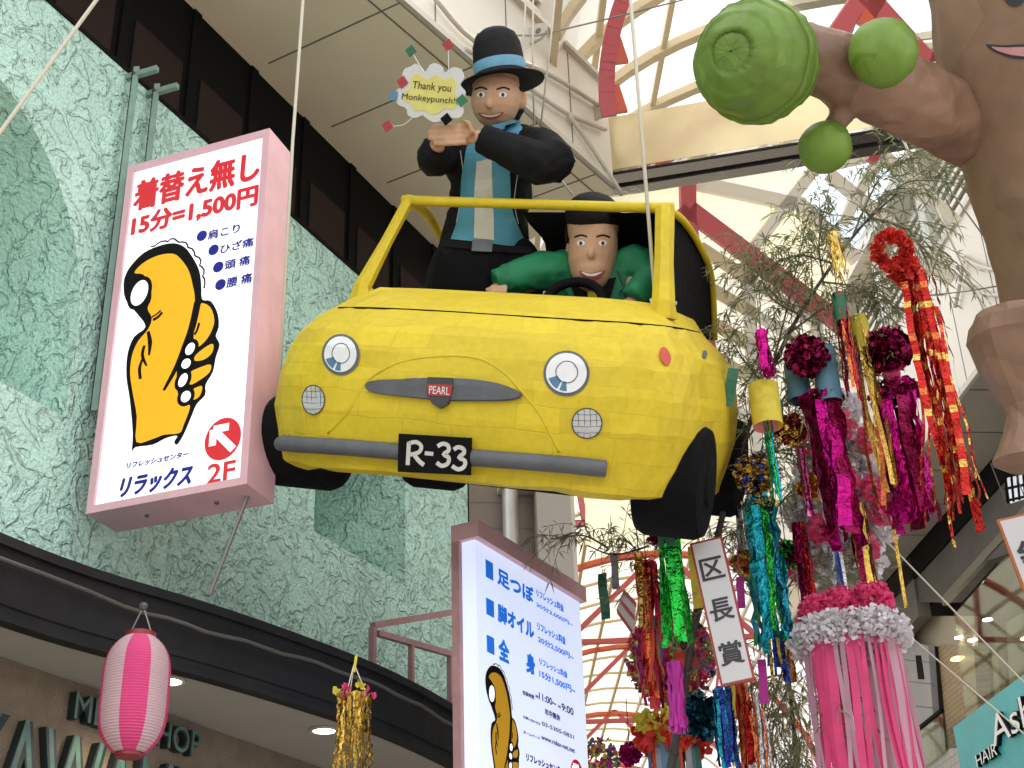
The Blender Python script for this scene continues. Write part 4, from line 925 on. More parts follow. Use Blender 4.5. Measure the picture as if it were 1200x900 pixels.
# windscreen frame, side hoops, hood
WB = Plane(cl(0, -.34, .48), CX, CZ * math.cos(.42) + CY * math.sin(.42))
BL, TL, TR, BR = [WB.P(*p) for p in ((425, 336), (479, 235), (779, 244), (777, 356))]
b = MB(); b.tube([TL - CX * .04, TL.lerp(TR, .08), TL.lerp(TR, .5), TL.lerp(TR, .93), TR + CX * .05], [.030, .031, .029, .030, .034], 6)
wf = b.build('windscreen_frame', M_yel, car, smooth=True)
MB().tube([BL - CZ * .08, BL, BL.lerp(TL, .5), TL], [.075, .05, .036, .034], 6).build('pillar', M_yel, wf)
MB().tube([BR - CZ * .08, BR, BR.lerp(TR, .4), TR.lerp(BR, .02)], [.085, .066, .054, .056], 7).build('pillar', M_yel, wf)
tl, trr = CMI @ TL, CMI @ TR
def hoop(x, y0, z0, xe):
    return smooth3([cl(x, y0, z0), cl(lerp(x, xe, .3), y0 + .30, z0 - .02), cl(lerp(x, xe, .6), y0 + .60, z0 - .12), cl(lerp(x, xe, .85), y0 + .86, z0 - .28), cl(xe, y0 + 1.0, .40)], 4)
hl = hoop(tl.x, tl.y, tl.z, -.78); hr = hoop(trr.x, trr.y, trr.z, .96)
MB().tube(hl, np.linspace(.04, .018, len(hl)).tolist(), 8).build('side_hoop', M_yel, car, smooth=True)
MB().tube(hr, np.linspace(.024, .018, len(hr)).tolist(), 8).build('side_hoop', M_yel, car, smooth=True)
b = MB(); base = [cl(lerp(.86, .95, t), lerp(-.30, .90, t), .40) for t in np.linspace(0, 1, len(hr))]; ins = [p - CX * .02 for p in hr]
b.add(ins + base, [(i, i + 1, len(ins) + i + 1, len(ins) + i) for i in range(len(ins) - 1)]); b.build('side_curtain', M_blk, car)
b = MB(); m_ = len(hr)
half = [cl(-.10 + .02 * math.sin(i), (CMI @ hr[i]).y + .02, (CMI @ hr[i]).z - .02) for i in range(m_)]
b.add([p - CX * .01 for p in hr[2:]] + half[2:], [(i, i + 1, m_ - 2 + i + 1, m_ - 2 + i) for i in range(m_ - 3)]); b.build('folding_hood', M_blk, car)
MB().prism([(-.04, -.2), (.18, -.2), (.17, .24), (-.03, .25)], Plane(cl(.26, .45, .55), CX, CZ).mp, -.06, 0).build('seat_back', mat('slate_paper', (.07, .11, .12), .7), car)
b = MB(); ctr = at(672, 356, -.12); b.tube([ctr + (CX * math.cos(t) + (CZ * .8 + CY * .5) * math.sin(t)) * .17 for t in np.linspace(0, 2 * PI, 25)], .028, 8, cap=False); b.build('steering_wheel', M_blk, car, smooth=True)

# ------------------------------------------------------------------ paper dummies in the car
def remesh(mb, name, mats, parent, vox=.018, smooth_it=4, smooth=True, crum=None):
    me = bpy.data.meshes.new('tmp'); me.from_pydata([tuple(p) for p in mb.v], [], mb.f)
    bm = bmesh.new(); bm.from_mesh(me); bmesh.ops.recalc_face_normals(bm, faces=bm.faces); bm.to_mesh(me); bm.free()
    ob = bpy.data.objects.new('tmp', me); COL.objects.link(ob)
    r = ob.modifiers.new('r', 'REMESH'); r.mode = 'VOXEL'; r.voxel_size = vox
    s_ = ob.modifiers.new('s', 'SMOOTH'); s_.factor = .5; s_.iterations = smooth_it
    dg = bpy.context.evaluated_depsgraph_get(); m2 = bpy.data.meshes.new_from_object(ob.evaluated_get(dg))
    o2 = MB(); o2.v = [v.co.copy() for v in m2.vertices]; o2.f = [tuple(p.vertices) for p in m2.polygons]; o2.m = [0] * len(o2.f)
    if crum:
        nn = [v.normal.copy() for v in m2.vertices]
        o2.v = [p + q * ((min((lambda d: d[1] - d[0])(mnoise.voronoi(p * crum[1])[0]), .5) * 2 - .4) * crum[0]) for p, q in zip(o2.v, nn)]
    bpy.data.objects.remove(ob); bpy.data.meshes.remove(me); bpy.data.meshes.remove(m2)
    return o2.build(name, mats, parent, smooth=smooth), BVHTree.FromPolygons(o2.v, o2.f)
M_skin = papier('paper_skin', (.52, .31, .19), .6, .06, 9)
M_jkt = papier('black_jacket_paper', (.007, .007, .008), .8, .3, 8, .16, crump=.5, cs=7)
M_teal = papier('teal_shirt_paper', (.07, .25, .34), .65, .08, 9)
M_grn = papier('green_jacket_paper', (.012, .17, .07), .65, .2, 7, crump=.5, cs=7)
M_tie = papier('cream_tie_paper', (.52, .50, .42), .7, .05, 7)
M_hair = papier('dark_hair_paper', (.009, .009, .011), .7, .3, 8, .2)
k5 = 1 / FPX * 8.35
def egg(mb, px_, py_, y, rx, rz, ry): return mb.ball(at(px_, py_, y), (rx * k5, ry * k5, rz * k5), 20, M=Matrix((CX, CY, CZ)).transposed())
p1 = thing('person', 'standing paper dummy in black jacket, teal shirt and round hat, holding a sign', 'person', at(565, 340, .3))
b = MB()                                             # body: head, neck, trunk core, arms, hands, legs
egg(b, 581, 116, .22, 30, 36, 30); egg(b, 581, 98, .26, 29, 26, 30); b.tube([at(585, 150, .27), at(583, 130, .25)], .085, 12)
b.ball(at(573, 124, .075), .018, 10); b.tube([at(575, 108, .10), at(572, 122, .068), at(573, 126, .075)], [.014, .022, .018], 8)
egg(b, 612, 118, .26, 6, 11, 5); egg(b, 574, 215, .28, 46, 62, 30); b.tube([at(570, 250, .28), at(566, 300, .28)], .2, 14)
b.tube([at(545, 300, .28), at(535, 380, .3)], [.13, .11], 12); b.tube([at(592, 300, .28), at(596, 380, .3)], [.13, .11], 12)
b.tube([at(620, 175, .25), at(643, 190, .02), at(556, 160, -.17)], [.07, .06, .045], 12); b.tube([at(532, 180, .25), at(508, 188, .0), at(513, 168, -.16)], [.07, .06, .045], 12)
egg(b, 526, 158, -.18, 18, 13, 10); egg(b, 547, 158, -.16, 9, 12, 9)
for i, (yy, ln) in enumerate(((147.5, 40), (154, 43), (160.5, 42), (167, 36))):
    b.tube([at(546, yy, -.20), at(536, yy + .4, -.245), at(546 - ln * .6, yy + 1, -.25), at(546 - ln, yy + 1.5, -.225), at(545 - ln, yy + 2, -.19)], [.015, .017, .0165, .015, .012], 8)
b.tube([at(545, 163, -.17), at(553, 153, -.21), at(549, 144, -.23), at(541, 141, -.235)], [.02, .018, .016, .012], 8)
_, bh1 = remesh(b, 'body', [M_skin], p1, .0085, 2)
b = MB()
egg(b, 574, 195, .28, 57, 42, 38); egg(b, 575, 230, .28, 52, 60, 36); b.tube([at(572, 250, .28), at(566, 310, .28)], [.25, .30], 16, flat=.75)
b.tube([at(616, 172, .26), at(634, 176, .16), at(647, 190, .0), at(634, 193, -.06), at(596, 176, -.12), at(562, 161, -.165)], [.12, .14, .14, .13, .105, .085], 10)
b.tube([at(538, 176, .26), at(522, 182, .14), at(508, 188, .0), at(507, 184, -.08), at(512, 173, -.14)], [.10, .11, .105, .10, .095], 10)
egg(b, 540, 170, .26, 22, 20, 24); egg(b, 610, 165, .27, 24, 20, 24)
_, bj1a = remesh(b, 'jacket', [M_jkt], p1, .018, 2, smooth=True, crum=(-.009, 9))
b = MB(); egg(b, 574, 195, .28, 57, 42, 38); egg(b, 575, 230, .28, 52, 60, 36); b.tube([at(572, 250, .28), at(566, 310, .28)], [.25, .30], 16, flat=.75); egg(b, 540, 170, .26, 22, 20, 24); egg(b, 610, 165, .27, 24, 20, 24)
tmp_, bj1 = remesh(b, 'jacket', [M_jkt], p1, .02, 2); bpy.data.objects.remove(tmp_)
b = MB(); b.tube([at(566, 282, .28), at(565, 310, .28), at(562, 345, .3)], [.26, .31, .33], 16, flat=.8)
egg(b, 530, 335, .28, 34, 60, 30); egg(b, 605, 335, .28, 34, 60, 30)
_, bt1 = remesh(b, 'trousers', [M_blk], p1, .02, 3)
sh = decal(MB(), bj1, [(548, 176), (553, 160), (572, 148), (604, 140), (612, 152), (600, 172), (597, 205), (598, 240), (604, 262), (616, 291), (590, 288), (560, 284), (530, 281), (537, 262), (541, 240), (543, 205)], .017, cuts=3).build('shirt', M_teal, p1)
decal(MB(), bj1, [(560, 190), (577, 186), (578, 235), (578, 282), (556, 280), (557, 235)], .021, cuts=2).build('tie', M_tie, sh)
bl_ = decal(MB(), bt1, [(522, 283), (560, 286), (620, 292), (624, 300), (560, 294), (520, 290)], .02, cuts=2).build('belt', M_jkt, p1)
decal(MB(), bt1, [(554, 283), (576, 284), (575, 297), (553, 296)], .028).build('buckle', M_grey, bl_)
b = MB()
for L in ([(540, 172), (544, 205), (540, 240), (536, 262)], [(603, 172), (606, 200), (602, 235), (606, 262)], [(629, 175), (622, 230), (620, 262)]): b.tube(cline(bj1, smooth2(L, 4, False), .012), .0025, 5)
b.build('jacket_seam', M_ltg, p1)
def face(p, bh, eyes, brow, mouth, grin):
    for (x, y) in eyes:
        e = decal(MB(), bh, ell((x, y), 4.6, 3.2, 18), .003, cuts=1).build('eye', M_paper, p); decal(MB(), bh, ell((x, y + .2), 1.9, 2.4, 14), .005, cuts=1).build('pupil', M_ink, e)
    for L in brow: MB().tube(cline(bh, smooth2(L, 3, False), .003), .005, 6).build('eyebrow', M_hair, p)
    b = MB(); decal(b, bh, mouth, .003, cuts=1); m_ = b.build('mouth', mat('paper_lip', (.36, .07, .06), .6), p)
    if grin: decal(MB(), bh, grin, .005, cuts=1).build('teeth', M_paper, m_)
face(p1, bh1, [(564, 111), (589, 111)], [[(557, 105), (564, 102.5), (571, 105)], [(582, 105), (590, 102.5), (597, 105)]], smooth2([(561, 132), (575, 134), (590, 131), (584, 138), (574, 140.5), (565, 137.5)], 3), smooth2([(564, 133), (575, 134.6), (587, 132.3), (582, 135.5), (574, 136.8), (567, 135.5)], 3))
b = MB(); hx = (CZ * .97 + CX * -.22).normalized(); hc = at(587, 92, .24)
b.lathe([(.02, .0), (.15, -.004), (.262, -.035), (.268, -.026), (.16, .022), (.158, .05), (.155, .14), (.148, .21), (.125, .27), (.08, .305), (.02, .318)], hc, hx, 30)
hat = b.build('hat', M_hair, p1, smooth=True)
MB().lathe([(.160, .03), (.161, .095), (.157, .096), (.157, .03)], hc, hx, 30, cap=False).build('hat_band', mat('blue_paper_band', (.11, .27, .38), .65, var=.12, vs=20), hat, smooth=True)
b = MB(); egg(b, 588, 120, .34, 30, 32, 22); b.build('hair', M_hair, p1, smooth=True)

at2 = lambda x, y, d: at(x, y, d + .15)
egg2 = lambda mb, x, y, d, rx, rz, ry: egg(mb, x, y, d + .15, rx, rz, ry)
p2 = thing('person', 'seated paper dummy in green jacket at the wheel of the yellow car', 'person', at2(700, 360, .25))
b = MB(); egg2(b, 695, 292, .02, 29, 52, 31); egg2(b, 695, 266, .05, 30, 36, 33); egg2(b, 695, 316, .0, 23, 28, 26); b.tube([at2(697, 335, .08), at2(698, 350, .12)], .09, 12)
b.ball(at2(693, 300, -.13), .02, 10); b.tube([at2(694, 284, -.105), at2(692, 298, -.137), at2(693, 302, -.13)], [.012, .022, .018], 8)
egg2(b, 720, 292, .06, 4, 10, 6); egg2(b, 667, 292, .06, 4, 10, 6)
egg2(b, 702, 375, .16, 50, 45, 30)
for sx, ex, hy in ((655, 590, 340), (748, 738, 360)):
    b.tube([at2(sx, 320, .1), at2((sx + ex) / 2, hy - 8, -.02), at2(ex, hy, -.12)], [.07, .055, .045], 10); egg2(b, ex - 6, hy, -.14, 10, 9, 8)
    for q in range(4): b.tube([at2(ex - 12 + q * 5, hy - 2, -.14), at2(ex - 13 + q * 5, hy - 4, -.19), at2(ex - 13 + q * 5, hy + 3, -.23), at2(ex - 12 + q * 5, hy + 8, -.21)], [.014, .015, .014, .011], 7)
    b.tube([at2(ex - 16, hy + 1, -.14), at2(ex - 19, hy - 1, -.19), at2(ex - 16, hy + 4, -.22)], [.015, .014, .011], 7)
_, bh2 = remesh(b, 'body', [M_skin], p2, .0085, 2)
b = MB(); egg2(b, 706, 345, .16, 62, 50, 36); egg2(b, 664, 316, .13, 30, 24, 26); egg2(b, 742, 310, .13, 28, 24, 26); egg2(b, 706, 390, .18, 56, 40, 34)
b.tube([at2(662, 318, .1), at2(632, 318, .0), at2(604, 325, -.08), at2(580, 332, -.14)], [.13, .12, .10, .085], 12)
b.tube([at2(748, 312, .1), at2(762, 328, .0), at2(743, 352, -.1)], [.10, .10, .085], 14)
_, bj2 = remesh(b, 'jacket', [M_grn], p2, .016, 2, smooth=True, crum=(-.012, 8))
decal(MB(), bj2, [(668, 330), (684, 328), (712, 328), (722, 326), (716, 345), (708, 366), (690, 366), (676, 350)], .015, cuts=2).build('shirt', M_blk, p2)
decal(MB(), bj2, smooth2([(690, 341), (704, 341), (703, 352), (697, 358), (691, 352)], 2), .02, cuts=1).build('neckerchief', mat('yellow_cloth_paper', (.62, .47, .03), .65), p2)
b = MB()
for L in ([(667, 326), (661, 340), (666, 344), (657, 356)], [(724, 318), (731, 338), (726, 343), (736, 348), (731, 362)]): b.tube(cline(bj2, L, .012), .005, 5)
b.build('lapel_line', M_ink, p2)
face(p2, bh2, [(681, 285), (706, 285)], [[(674, 278), (681, 275.5), (688, 277.5)], [(699, 277.5), (707, 275.5), (714, 278)]], smooth2([(679, 317), (693, 320), (709, 316.5), (703, 326), (693, 329.5), (684, 326.5)], 3), smooth2([(682, 318.3), (693, 320.8), (706, 318), (700, 322), (693, 323.5), (686, 322)], 3))
b = MB(); egg2(b, 695, 252, .035, 33, 27, 38); egg2(b, 694, 272, .12, 33, 42, 31); remesh(b, 'hair', [M_hair], p2, .014, 2, smooth=False)

# cloud sign held up in front of the standing dummy
GPn = Plane(at(503, 108, -.30), (CX * .995 - CZ * .08), CZ * .995 + CX * .08)
gs = thing('greeting_sign', 'white and yellow cloud shaped thank-you sign with small coloured paper squares on wires', 'sign', at(520, 145, -.3))
CLD = smooth2([(481, 78), (487, 74.5), (494, 79), (498, 84), (504, 76), (511, 74), (518, 78), (521, 85), (530, 79), (540, 81), (543.5, 91), (539, 99), (545, 107), (543, 116), (540, 120), (543, 130), (538, 138), (528, 138), (520, 141), (508, 143), (499, 138), (495, 135), (487, 138), (478, 135), (476, 127), (466, 122), (462, 113), (465, 105), (473, 100), (471, 90), (474, 81)], 3)
cb = MB().prism(GPn.poly(CLD), GPn.mp, -.012, 0).build('board', mat('white_card', (.56, .55, .53), .6, var=.04, vs=5), gs)
inn = smooth2([(482, 92), (490, 86), (500, 93), (512, 88), (520, 93), (529, 91), (535, 98), (533, 108), (537, 118), (532, 128), (522, 127), (514, 133), (504, 134), (497, 129), (486, 130), (482, 122), (473, 117), (474, 107), (481, 104)], 3)
MB().prism(GPn.poly(inn), GPn.mp, -.005, .0025).build('yellow_panel', mat('yellow_card', (.60, .54, .14), .6, var=.08, vs=12), cb)
b = MB(); b.text('Thank you', GPn.bb(484.5, 95, 528, 110.5), GPn.mp, .0045, bold=.006); b.text('Monkeypunch!!', GPn.bb(472, 109, 535.5, 124.5), GPn.mp, .0045, bold=.006); b.build('lettering', M_ink, cb)
for (x, y, cn, cc_, r_, wire) in ((482, 60, 'green', (.02, .12, .06), .75, [(496, 84), (490, 73)]), (525.5, 53, 'red', (.33, .03, .03), .8, [(526, 84), (526, 68)]), (472, 96.5, 'red', (.40, .04, .05), .75, None), (461, 112.5, 'blue', (.08, .20, .28), .05, None), (541.5, 118, 'dark_green', (.015, .15, .07), .8, None), (523.5, 140, 'black', (.012, .012, .02), .8, None), (454.5, 148, 'red', (.38, .04, .03), .75, [(484, 138), (474, 146), (464, 148)])):
    c = GPn.px(x, y); s_ = .027; rot = lambda u, v: (c[0] + u * math.cos(r_) - v * math.sin(r_), c[1] + u * math.sin(r_) + v * math.cos(r_))
    MB().prism([rot(-s_, -s_), rot(s_, -s_), rot(s_, s_), rot(-s_, s_)], GPn.mp, .004, .008).build('paper_square', mat(cn + '_paper', cc_, .6), gs)
    if wire: MB().tube(smooth3([GPn.P(*p, .005) for p in wire] + [GPn.mp(c[0], c[1], .004)], 3), .0022, 5).build('wire', M_paper, gs)

# ------------------------------------------------------------------ ropes and wires
def rope(L, r_, label, m=None, nm='rope', group=None):
    o = MB().tube([p for p in L], r_, 8).build(nm, m or M_rope, smooth=True); return tag(o, label, nm if nm != 'cord' else 'cord', group)
rope([Pd(-60, 228, 6.2), Pd(0, 155, 6.3), Pd(113, 0, 6.5), Pd(190, -110, 6.6)], .009, 'taut white rope slanting across the arched mint niche', group='white hanging ropes')
rope([Pd(357, -30, 8.9), Pd(355, 0, 8.85), Pd(343, 165, 8.5), Pd(326, 475, 8.0)], .010, 'white rope hanging beside the pink sign down to the yellow car', group='white hanging ropes')
kn = at(768, 352, -.25)
o = MB().tube([Pd(736, -30, 8.4), Pd(739, 0, 8.3), kn], .011, 8); o.tube([kn + (CX * math.cos(t) + CY * math.sin(t)) * .018 + CZ * (.05 - .018 * t) for t in np.linspace(0, 6 * PI, 40) * .33], .011, 6); o.tube([kn - CX * .03, kn + CX * .12 - CZ * .01], .010, 6)
tag(o.build('rope', M_rope, smooth=True), 'white rope knotted round the windscreen pillar of the yellow car, before the cream beam', 'rope', 'white hanging ropes')
for i, (L, lb) in enumerate((([(617, -10), (612, 60), (608, 170)], 'thin white rope just behind the hat of the standing dummy'), ([(625, -10), (624, 60), (626, 150)], 'thin white rope crossing the cream panels, second beyond the hat'), ([(651, -10), (644, 60), (634, 145)], 'thin white rope crossing the cream panels, farthest beyond the hat'), ([(640, 190), (672, 229)], 'thin white rope end between the two dummies'))):
    rope([Pd(x, y, 8.9) for x, y in L], .006, lb, group='white hanging ropes')
for L, lb in (([(1010, 605), (1200, 800), (1260, 862)], 'upper white cord slanting over the glass shop front'), ([(1030, 715), (1200, 860), (1260, 910)], 'lower white cord slanting over the gold tiled pillar'), ([(1042, 130), (1158, 372), (1200, 460)], 'thick white cord running behind the bamboo to the brown paper tree'), ([(1068, 160), (1195, 335), (1240, 395)], 'thin grey cord above the louvres beside the brown paper tree')):
    rope([Pd(x, y, 9.5 + .0 * x) for x, y in L], .010 if 'thick' in lb else .006, lb, M_rope if 'grey' not in lb else M_wire, 'cord', 'cords over the shop front')
rope([Pd(1090, 346, 9.0), Pd(1135, 341, 9.2), Pd(1170, 335, 9.4)], .005, 'thin wire running level from the tinsel to a lug on the cream wall', M_wire, 'wire')
rope([Pd(898, 690, 9), Pd(1000, 905, 9.2)], .006, 'thin pale cord dropping past the pink tanzaku strip', M_rope, 'cord', 'cords over the shop front')
# cable along the canopy, lantern and gold tassel
cbl = smooth3([WP.mp(s_, z_, d_) for s_, z_, d_ in ((-2, 4.10, .50), (-.4, 4.06, .62), (.3, 4.03, .80), (1.0, 4.04, .93), (1.8, 4.05, 1.0), (2.6, 4.03, .98), (3.4, 4.0, .90), (4.2, 4.04, .70))], 5)
cbl = [p + Vector((0, 0, .008 * math.sin(i * 1.7))) for i, p in enumerate(cbl)]
tag(MB().tube(cbl, .011, 6).build('power_cable', M_cable, smooth=True), 'dark twisted cable strung along the curved canopy fascia', 'cable')
lt = Pd(165, 742, 6.55); Lh = drop(lt, 888); lr = .152
lan = thing('paper_lantern', 'pink and white striped paper lantern hanging from the canopy cable', 'lantern', lt)
m_lp = mat('lantern_pink', (.72, .06, .22), .6, trans=.25); m_lw = mat('lantern_white', (.60, .42, .44), .6, trans=.25); m_lr = mat('lantern_red_rim', (.22, .012, .02), .4)
prof = [];  N_ = 84
for i in range(N_ + 1):
    t = i / N_; r_ = lr * (1 - abs(2 * t - 1) ** 4.2 * .56); prof.append((r_ + (.0028 if i % 2 else 0), -.02 - t * (Lh - .04)))
MB().lathe(prof, lt, n=48, mfun=lambda a: int((a * 8 + .18) % 2), cap=False).build('shade', [m_lp, m_lw], lan)
for z_, r0_ in ((0.0, .07), (-Lh + .035, .062)): MB().lathe([(r0_ * .9, z_ - .035), (r0_, z_ - .03), (r0_, z_), (r0_ * .9, z_ + .003)], lt, n=28).build('rim', m_lr, lan)
b = MB(); tp = lt + Vector((0, 0, .13))
for sx in (-1, 1): b.tube([lt + Vector((sx * .05, 0, 0)), tp], .004, 5)
b.build('hanger', M_wire, lan); MB().ball(tp, .022, 8).build('clip', M_cable, lan)

# ================================================================== BROWN PAPER TREE
TD = 5.3
M_bark = papier('brown_paper', (.235, .145, .09), .6, .22, 3, crump=.6, cs=4)
M_bark2 = papier('reddish_brown_paper', (.225, .13, .085), .42, .28, 5, crump=.9, cs=7)
def tball(px_, py_, d): return Pd(px_, py_, d)
tree = thing('paper_tree', 'big brown paper tree figure with a pink smiling mouth and green round leaf balls', 'paper tree', Pd(1285, 500, TD + .3))
kt = mpp(TD)
prof = [(-190, 1262, 196), (-60, 1266, 188), (0, 1268, 184), (60, 1272, 180), (110, 1275, 173), (170, 1279, 156), (230, 1284, 142), (300, 1289, 126), (370, 1294, 116), (410, 1310, 112), (460, 1336, 110), (600, 1380, 116), (700, 1400, 118)]
ys_ = np.linspace(prof[0][0], prof[-1][0], 60); pa_ = np.array(prof, float); prof = [(y, np.interp(y, pa_[:, 0], pa_[:, 1]), np.interp(y, pa_[:, 0], pa_[:, 2])) for y in ys_]
V = []; Fc = []; n = 72
for k, (y, cx, r_) in enumerate(prof):
    c = Pd(cx, y, TD + .35); rw = r_ * kt
    for j in range(n):
        a = 2 * PI * j / n; rr_ = rw * (1 + .012 * math.sin(3 * a + k * .2)) + .016 * (lambda d: min(d[1] - d[0], .5) * 2 - .4)(mnoise.voronoi(Vector((math.cos(a) * rw * 3, math.sin(a) * rw * 3, y * .011)))[0]); V.append(c + _R * math.cos(a) * rr_ + (_F * math.cos(.42) - _U * math.sin(.42)) * math.sin(a) * rr_)
for k in range(len(prof) - 1):
    for j in range(n): Fc.append((k * n + j, k * n + (j + 1) % n, (k + 1) * n + (j + 1) % n, (k + 1) * n + j))
Fc.append(tuple(range(n))); Fc.append(tuple((len(prof) - 1) * n + j for j in reversed(range(n))))
b = MB().add(V, Fc); trunk = b.build('trunk', M_bark, tree, smooth=True); BVT = BVHTree.FromPolygons(V, Fc)
mo_ = decal(MB(), BVT, smooth2([(1156, 52), (1175, 53), (1215, 51), (1245, 50), (1240, 62), (1215, 69), (1190, 69), (1176, 65), (1163, 59)], 3), .004, cuts=3).build('mouth', M_ink, tree)
decal(MB(), BVT, smooth2([(1164, 54.5), (1180, 55.5), (1215, 54.5), (1240, 53.5), (1234, 61), (1214, 66), (1192, 65), (1178, 62), (1168, 58)], 3), .008, cuts=3).build('lip', mat('pink_paper', (.50, .24, .24), .6), mo_)
decal(MB(), BVT, smooth2([(1172, -14), (1186, -24), (1204, -14), (1200, 2), (1190, 8), (1180, 4)], 3), .004, cuts=2).build('nose_mark', M_ink, tree)
b = MB(); L_ = smooth3([Pd(1190, 168, TD + .55), Pd(1125, 142, TD + .38), Pd(1060, 112, TD + .2), Pd(1005, 90, TD + .08), Pd(945, 68, TD - .02), Pd(900, 60, TD)], 4); b.tube(L_, np.interp(np.linspace(0, 1, len(L_)), [0, .25, .6, 1], [.175, .165, .145, .12]).tolist(), 12)
L_ = smooth3([Pd(1000, 105, TD + .12), Pd(985, 135, TD + .08), Pd(968, 165, TD + .05)], 4); b.tube(L_, np.linspace(.06, .036, len(L_)).tolist(), 9)
lm, _ = remesh(b, 'limb', [M_bark2], tree, .016, 2, smooth=True, crum=(-.012, 7))
b = MB()
lp = [(366, 1190, 18), (369, 1190, 46), (380, 1192, 54), (398, 1191, 55), (404, 1191, 52), (430, 1196, 47), (455, 1202, 38), (478, 1208, 30), (488, 1209, 29), (505, 1212, 34), (525, 1208, 38), (540, 1206, 42), (548, 1210, 30)]
V = []; Fc = []; n = 18
for y, cx, r_ in lp:
    c = Pd(cx, y, TD - .25)
    for j in range(n): a = 2 * PI * j / n; V.append(c + (_R * math.cos(a) + (_F * math.cos(.35) - _U * math.sin(.35)) * math.sin(a)) * r_ * mpp(TD - .25) * (1 + .03 * math.sin(j * 2.3 + y)))
for k in range(len(lp) - 1):
    for j in range(n): Fc.append((k * n + j, k * n + (j + 1) % n, (k + 1) * n + (j + 1) % n, (k + 1) * n + j))
Fc.append(tuple(range(n))); Fc.append(tuple((len(lp) - 1) * n + j for j in reversed(range(n))))
b.add(V, Fc).tube(smooth3([Pd(1205, 398, TD - .22), Pd(1250, 385, TD - .05), Pd(1310, 360, TD + .3)], 4), .12, 12).build('hanging_limb', M_bark2, tree)
M_leafb = papier('green_leaf_paper', (.125, .215, .028), .45, .28, 6, crump=.55, cs=9)
def leaf_ball(px_, py_, rx, d, rings, ax, seed):
    c = Pd(px_, py_, d); r0_ = rx * mpp(d); rg = random.Random(seed); pr_ = []
    for i in range(rings):
        for st in (0, .3, .6, .9, .985) if rings > 7 else (0, .25, .5, .75):
            t = PI * (i + st + (rg.uniform(-.12, .12) if st == 0 and i and rings > 7 else 0)) / rings; rr_ = r0_ * (1 + (.03 * (1 - (st if i else .9)) if rings > 7 else .004 * rg.uniform(-1, 1))); pr_.append((max(.003, rr_ * math.sin(t)), rr_ * math.cos(t)))
    pr_.append((.003, -r0_))
    b = MB(); b.lathe(pr_, c, ax, 72, cap=False)
    for i, p in enumerate(b.v):
        q = p - c; b.v[i] = c + q * (1 + .016 * math.sin(q.x * 31 + seed) * math.sin(q.y * 27) + .009 * rg.uniform(-1, 1))
    b.v = crumple(b.v, c, -r0_ * .035, 9)
    b.build('leaf_ball', M_leafb, tree, smooth=True)
leaf_ball(887, 72, 71, TD - .12, 9, -_R * .55 - _F * .80 + _U * -.02, 1)
leaf_ball(1035, 62, 40, TD - .18, 7, _U, 2)
leaf_ball(967, 172, 31, TD + .03, 6, _U, 3)

# ================================================================== TANABATA ORNAMENTS
def foil(name, col, rough=.16, var=.3): return mat(name, col, rough, metal=.92, var=var, vs=14, bump=.9, bs=30, bd=.03)
F_red = foil('red_foil', (.48, .025, .02)); F_gold = foil('gold_foil', (.72, .48, .10)); F_mag = foil('magenta_foil', (.50, .008, .21)); F_dmag = foil('dark_magenta_foil', (.24, .008, .06))
F_green = foil('green_foil', (.03, .52, .06)); F_teal = foil('teal_foil', (.02, .36, .46)); F_blue = foil('blue_foil', (.04, .08, .42)); F_silver = foil('silver_foil', (.58, .58, .58)); F_cop = foil('copper_foil', (.62, .16, .05)); F_pink = foil('pink_foil', (.78, .18, .42))
P_pink = mat('pink_crepe', (.80, .085, .25), .7, trans=.4, var=.15, vs=9); P_pale = mat('pale_pink_crepe', (.66, .44, .52), .7, trans=.45, var=.1, vs=7); P_red = mat('red_crepe', (.62, .03, .02), .7, trans=.15, var=.2, vs=20)
P_yel = mat('yellow_tissue', (.70, .58, .06), .7, trans=.2, var=.15, vs=20); P_white = mat('silver_white_tissue', (.72, .69, .71), .5, trans=.3, var=.2, vs=18); P_mag = mat('magenta_tissue', (.62, .05, .42), .7, trans=.2); P_green = mat('green_paper', (.06, .55, .08), .6, trans=.5); P_blue = mat('blue_paper', (.03, .10, .38), .6, trans=.1)
P_grey = mat('grey_paper', (.30, .30, .33), .6); P_orange = mat('orange_red_paper', (.68, .07, .03), .6, trans=.15)
RG = random.Random(21)
def strips(mb, c, rad, L, n, w, mis, rg=RG, flare=.0, jag=.008, seg=10, lenvar=.15, sway=.015, seq=None):
    """paper ribbons hanging from a ring of radius rad about c"""
    for i in range(n):
        a = 2 * PI * (i + rg.uniform(-.3, .3)) / n; u = Vector((math.cos(a), math.sin(a), 0)); ln = L * (1 - rg.random() * lenvar); pts = []; ph = rg.uniform(0, 6.28)
        for k in range(seg + 1):
            t = k / seg; off = rad * (1 + flare * t) + rg.uniform(-1, 1) * jag; pts.append(c + u * off + Vector((math.sin(ph + t * 3) * sway * t, math.cos(ph + t * 2.3) * sway * t, -ln * t)))
        sd = Vector((-u.y, u.x, 0)) + u * rg.uniform(-.5, .5); ww = w * rg.uniform(.75, 1.2)
        mb.ribbon(pts, ww, sd, mis[i % len(mis)] if not seq else 0, seq, tw=rg.uniform(-.06, .06))
    return mb
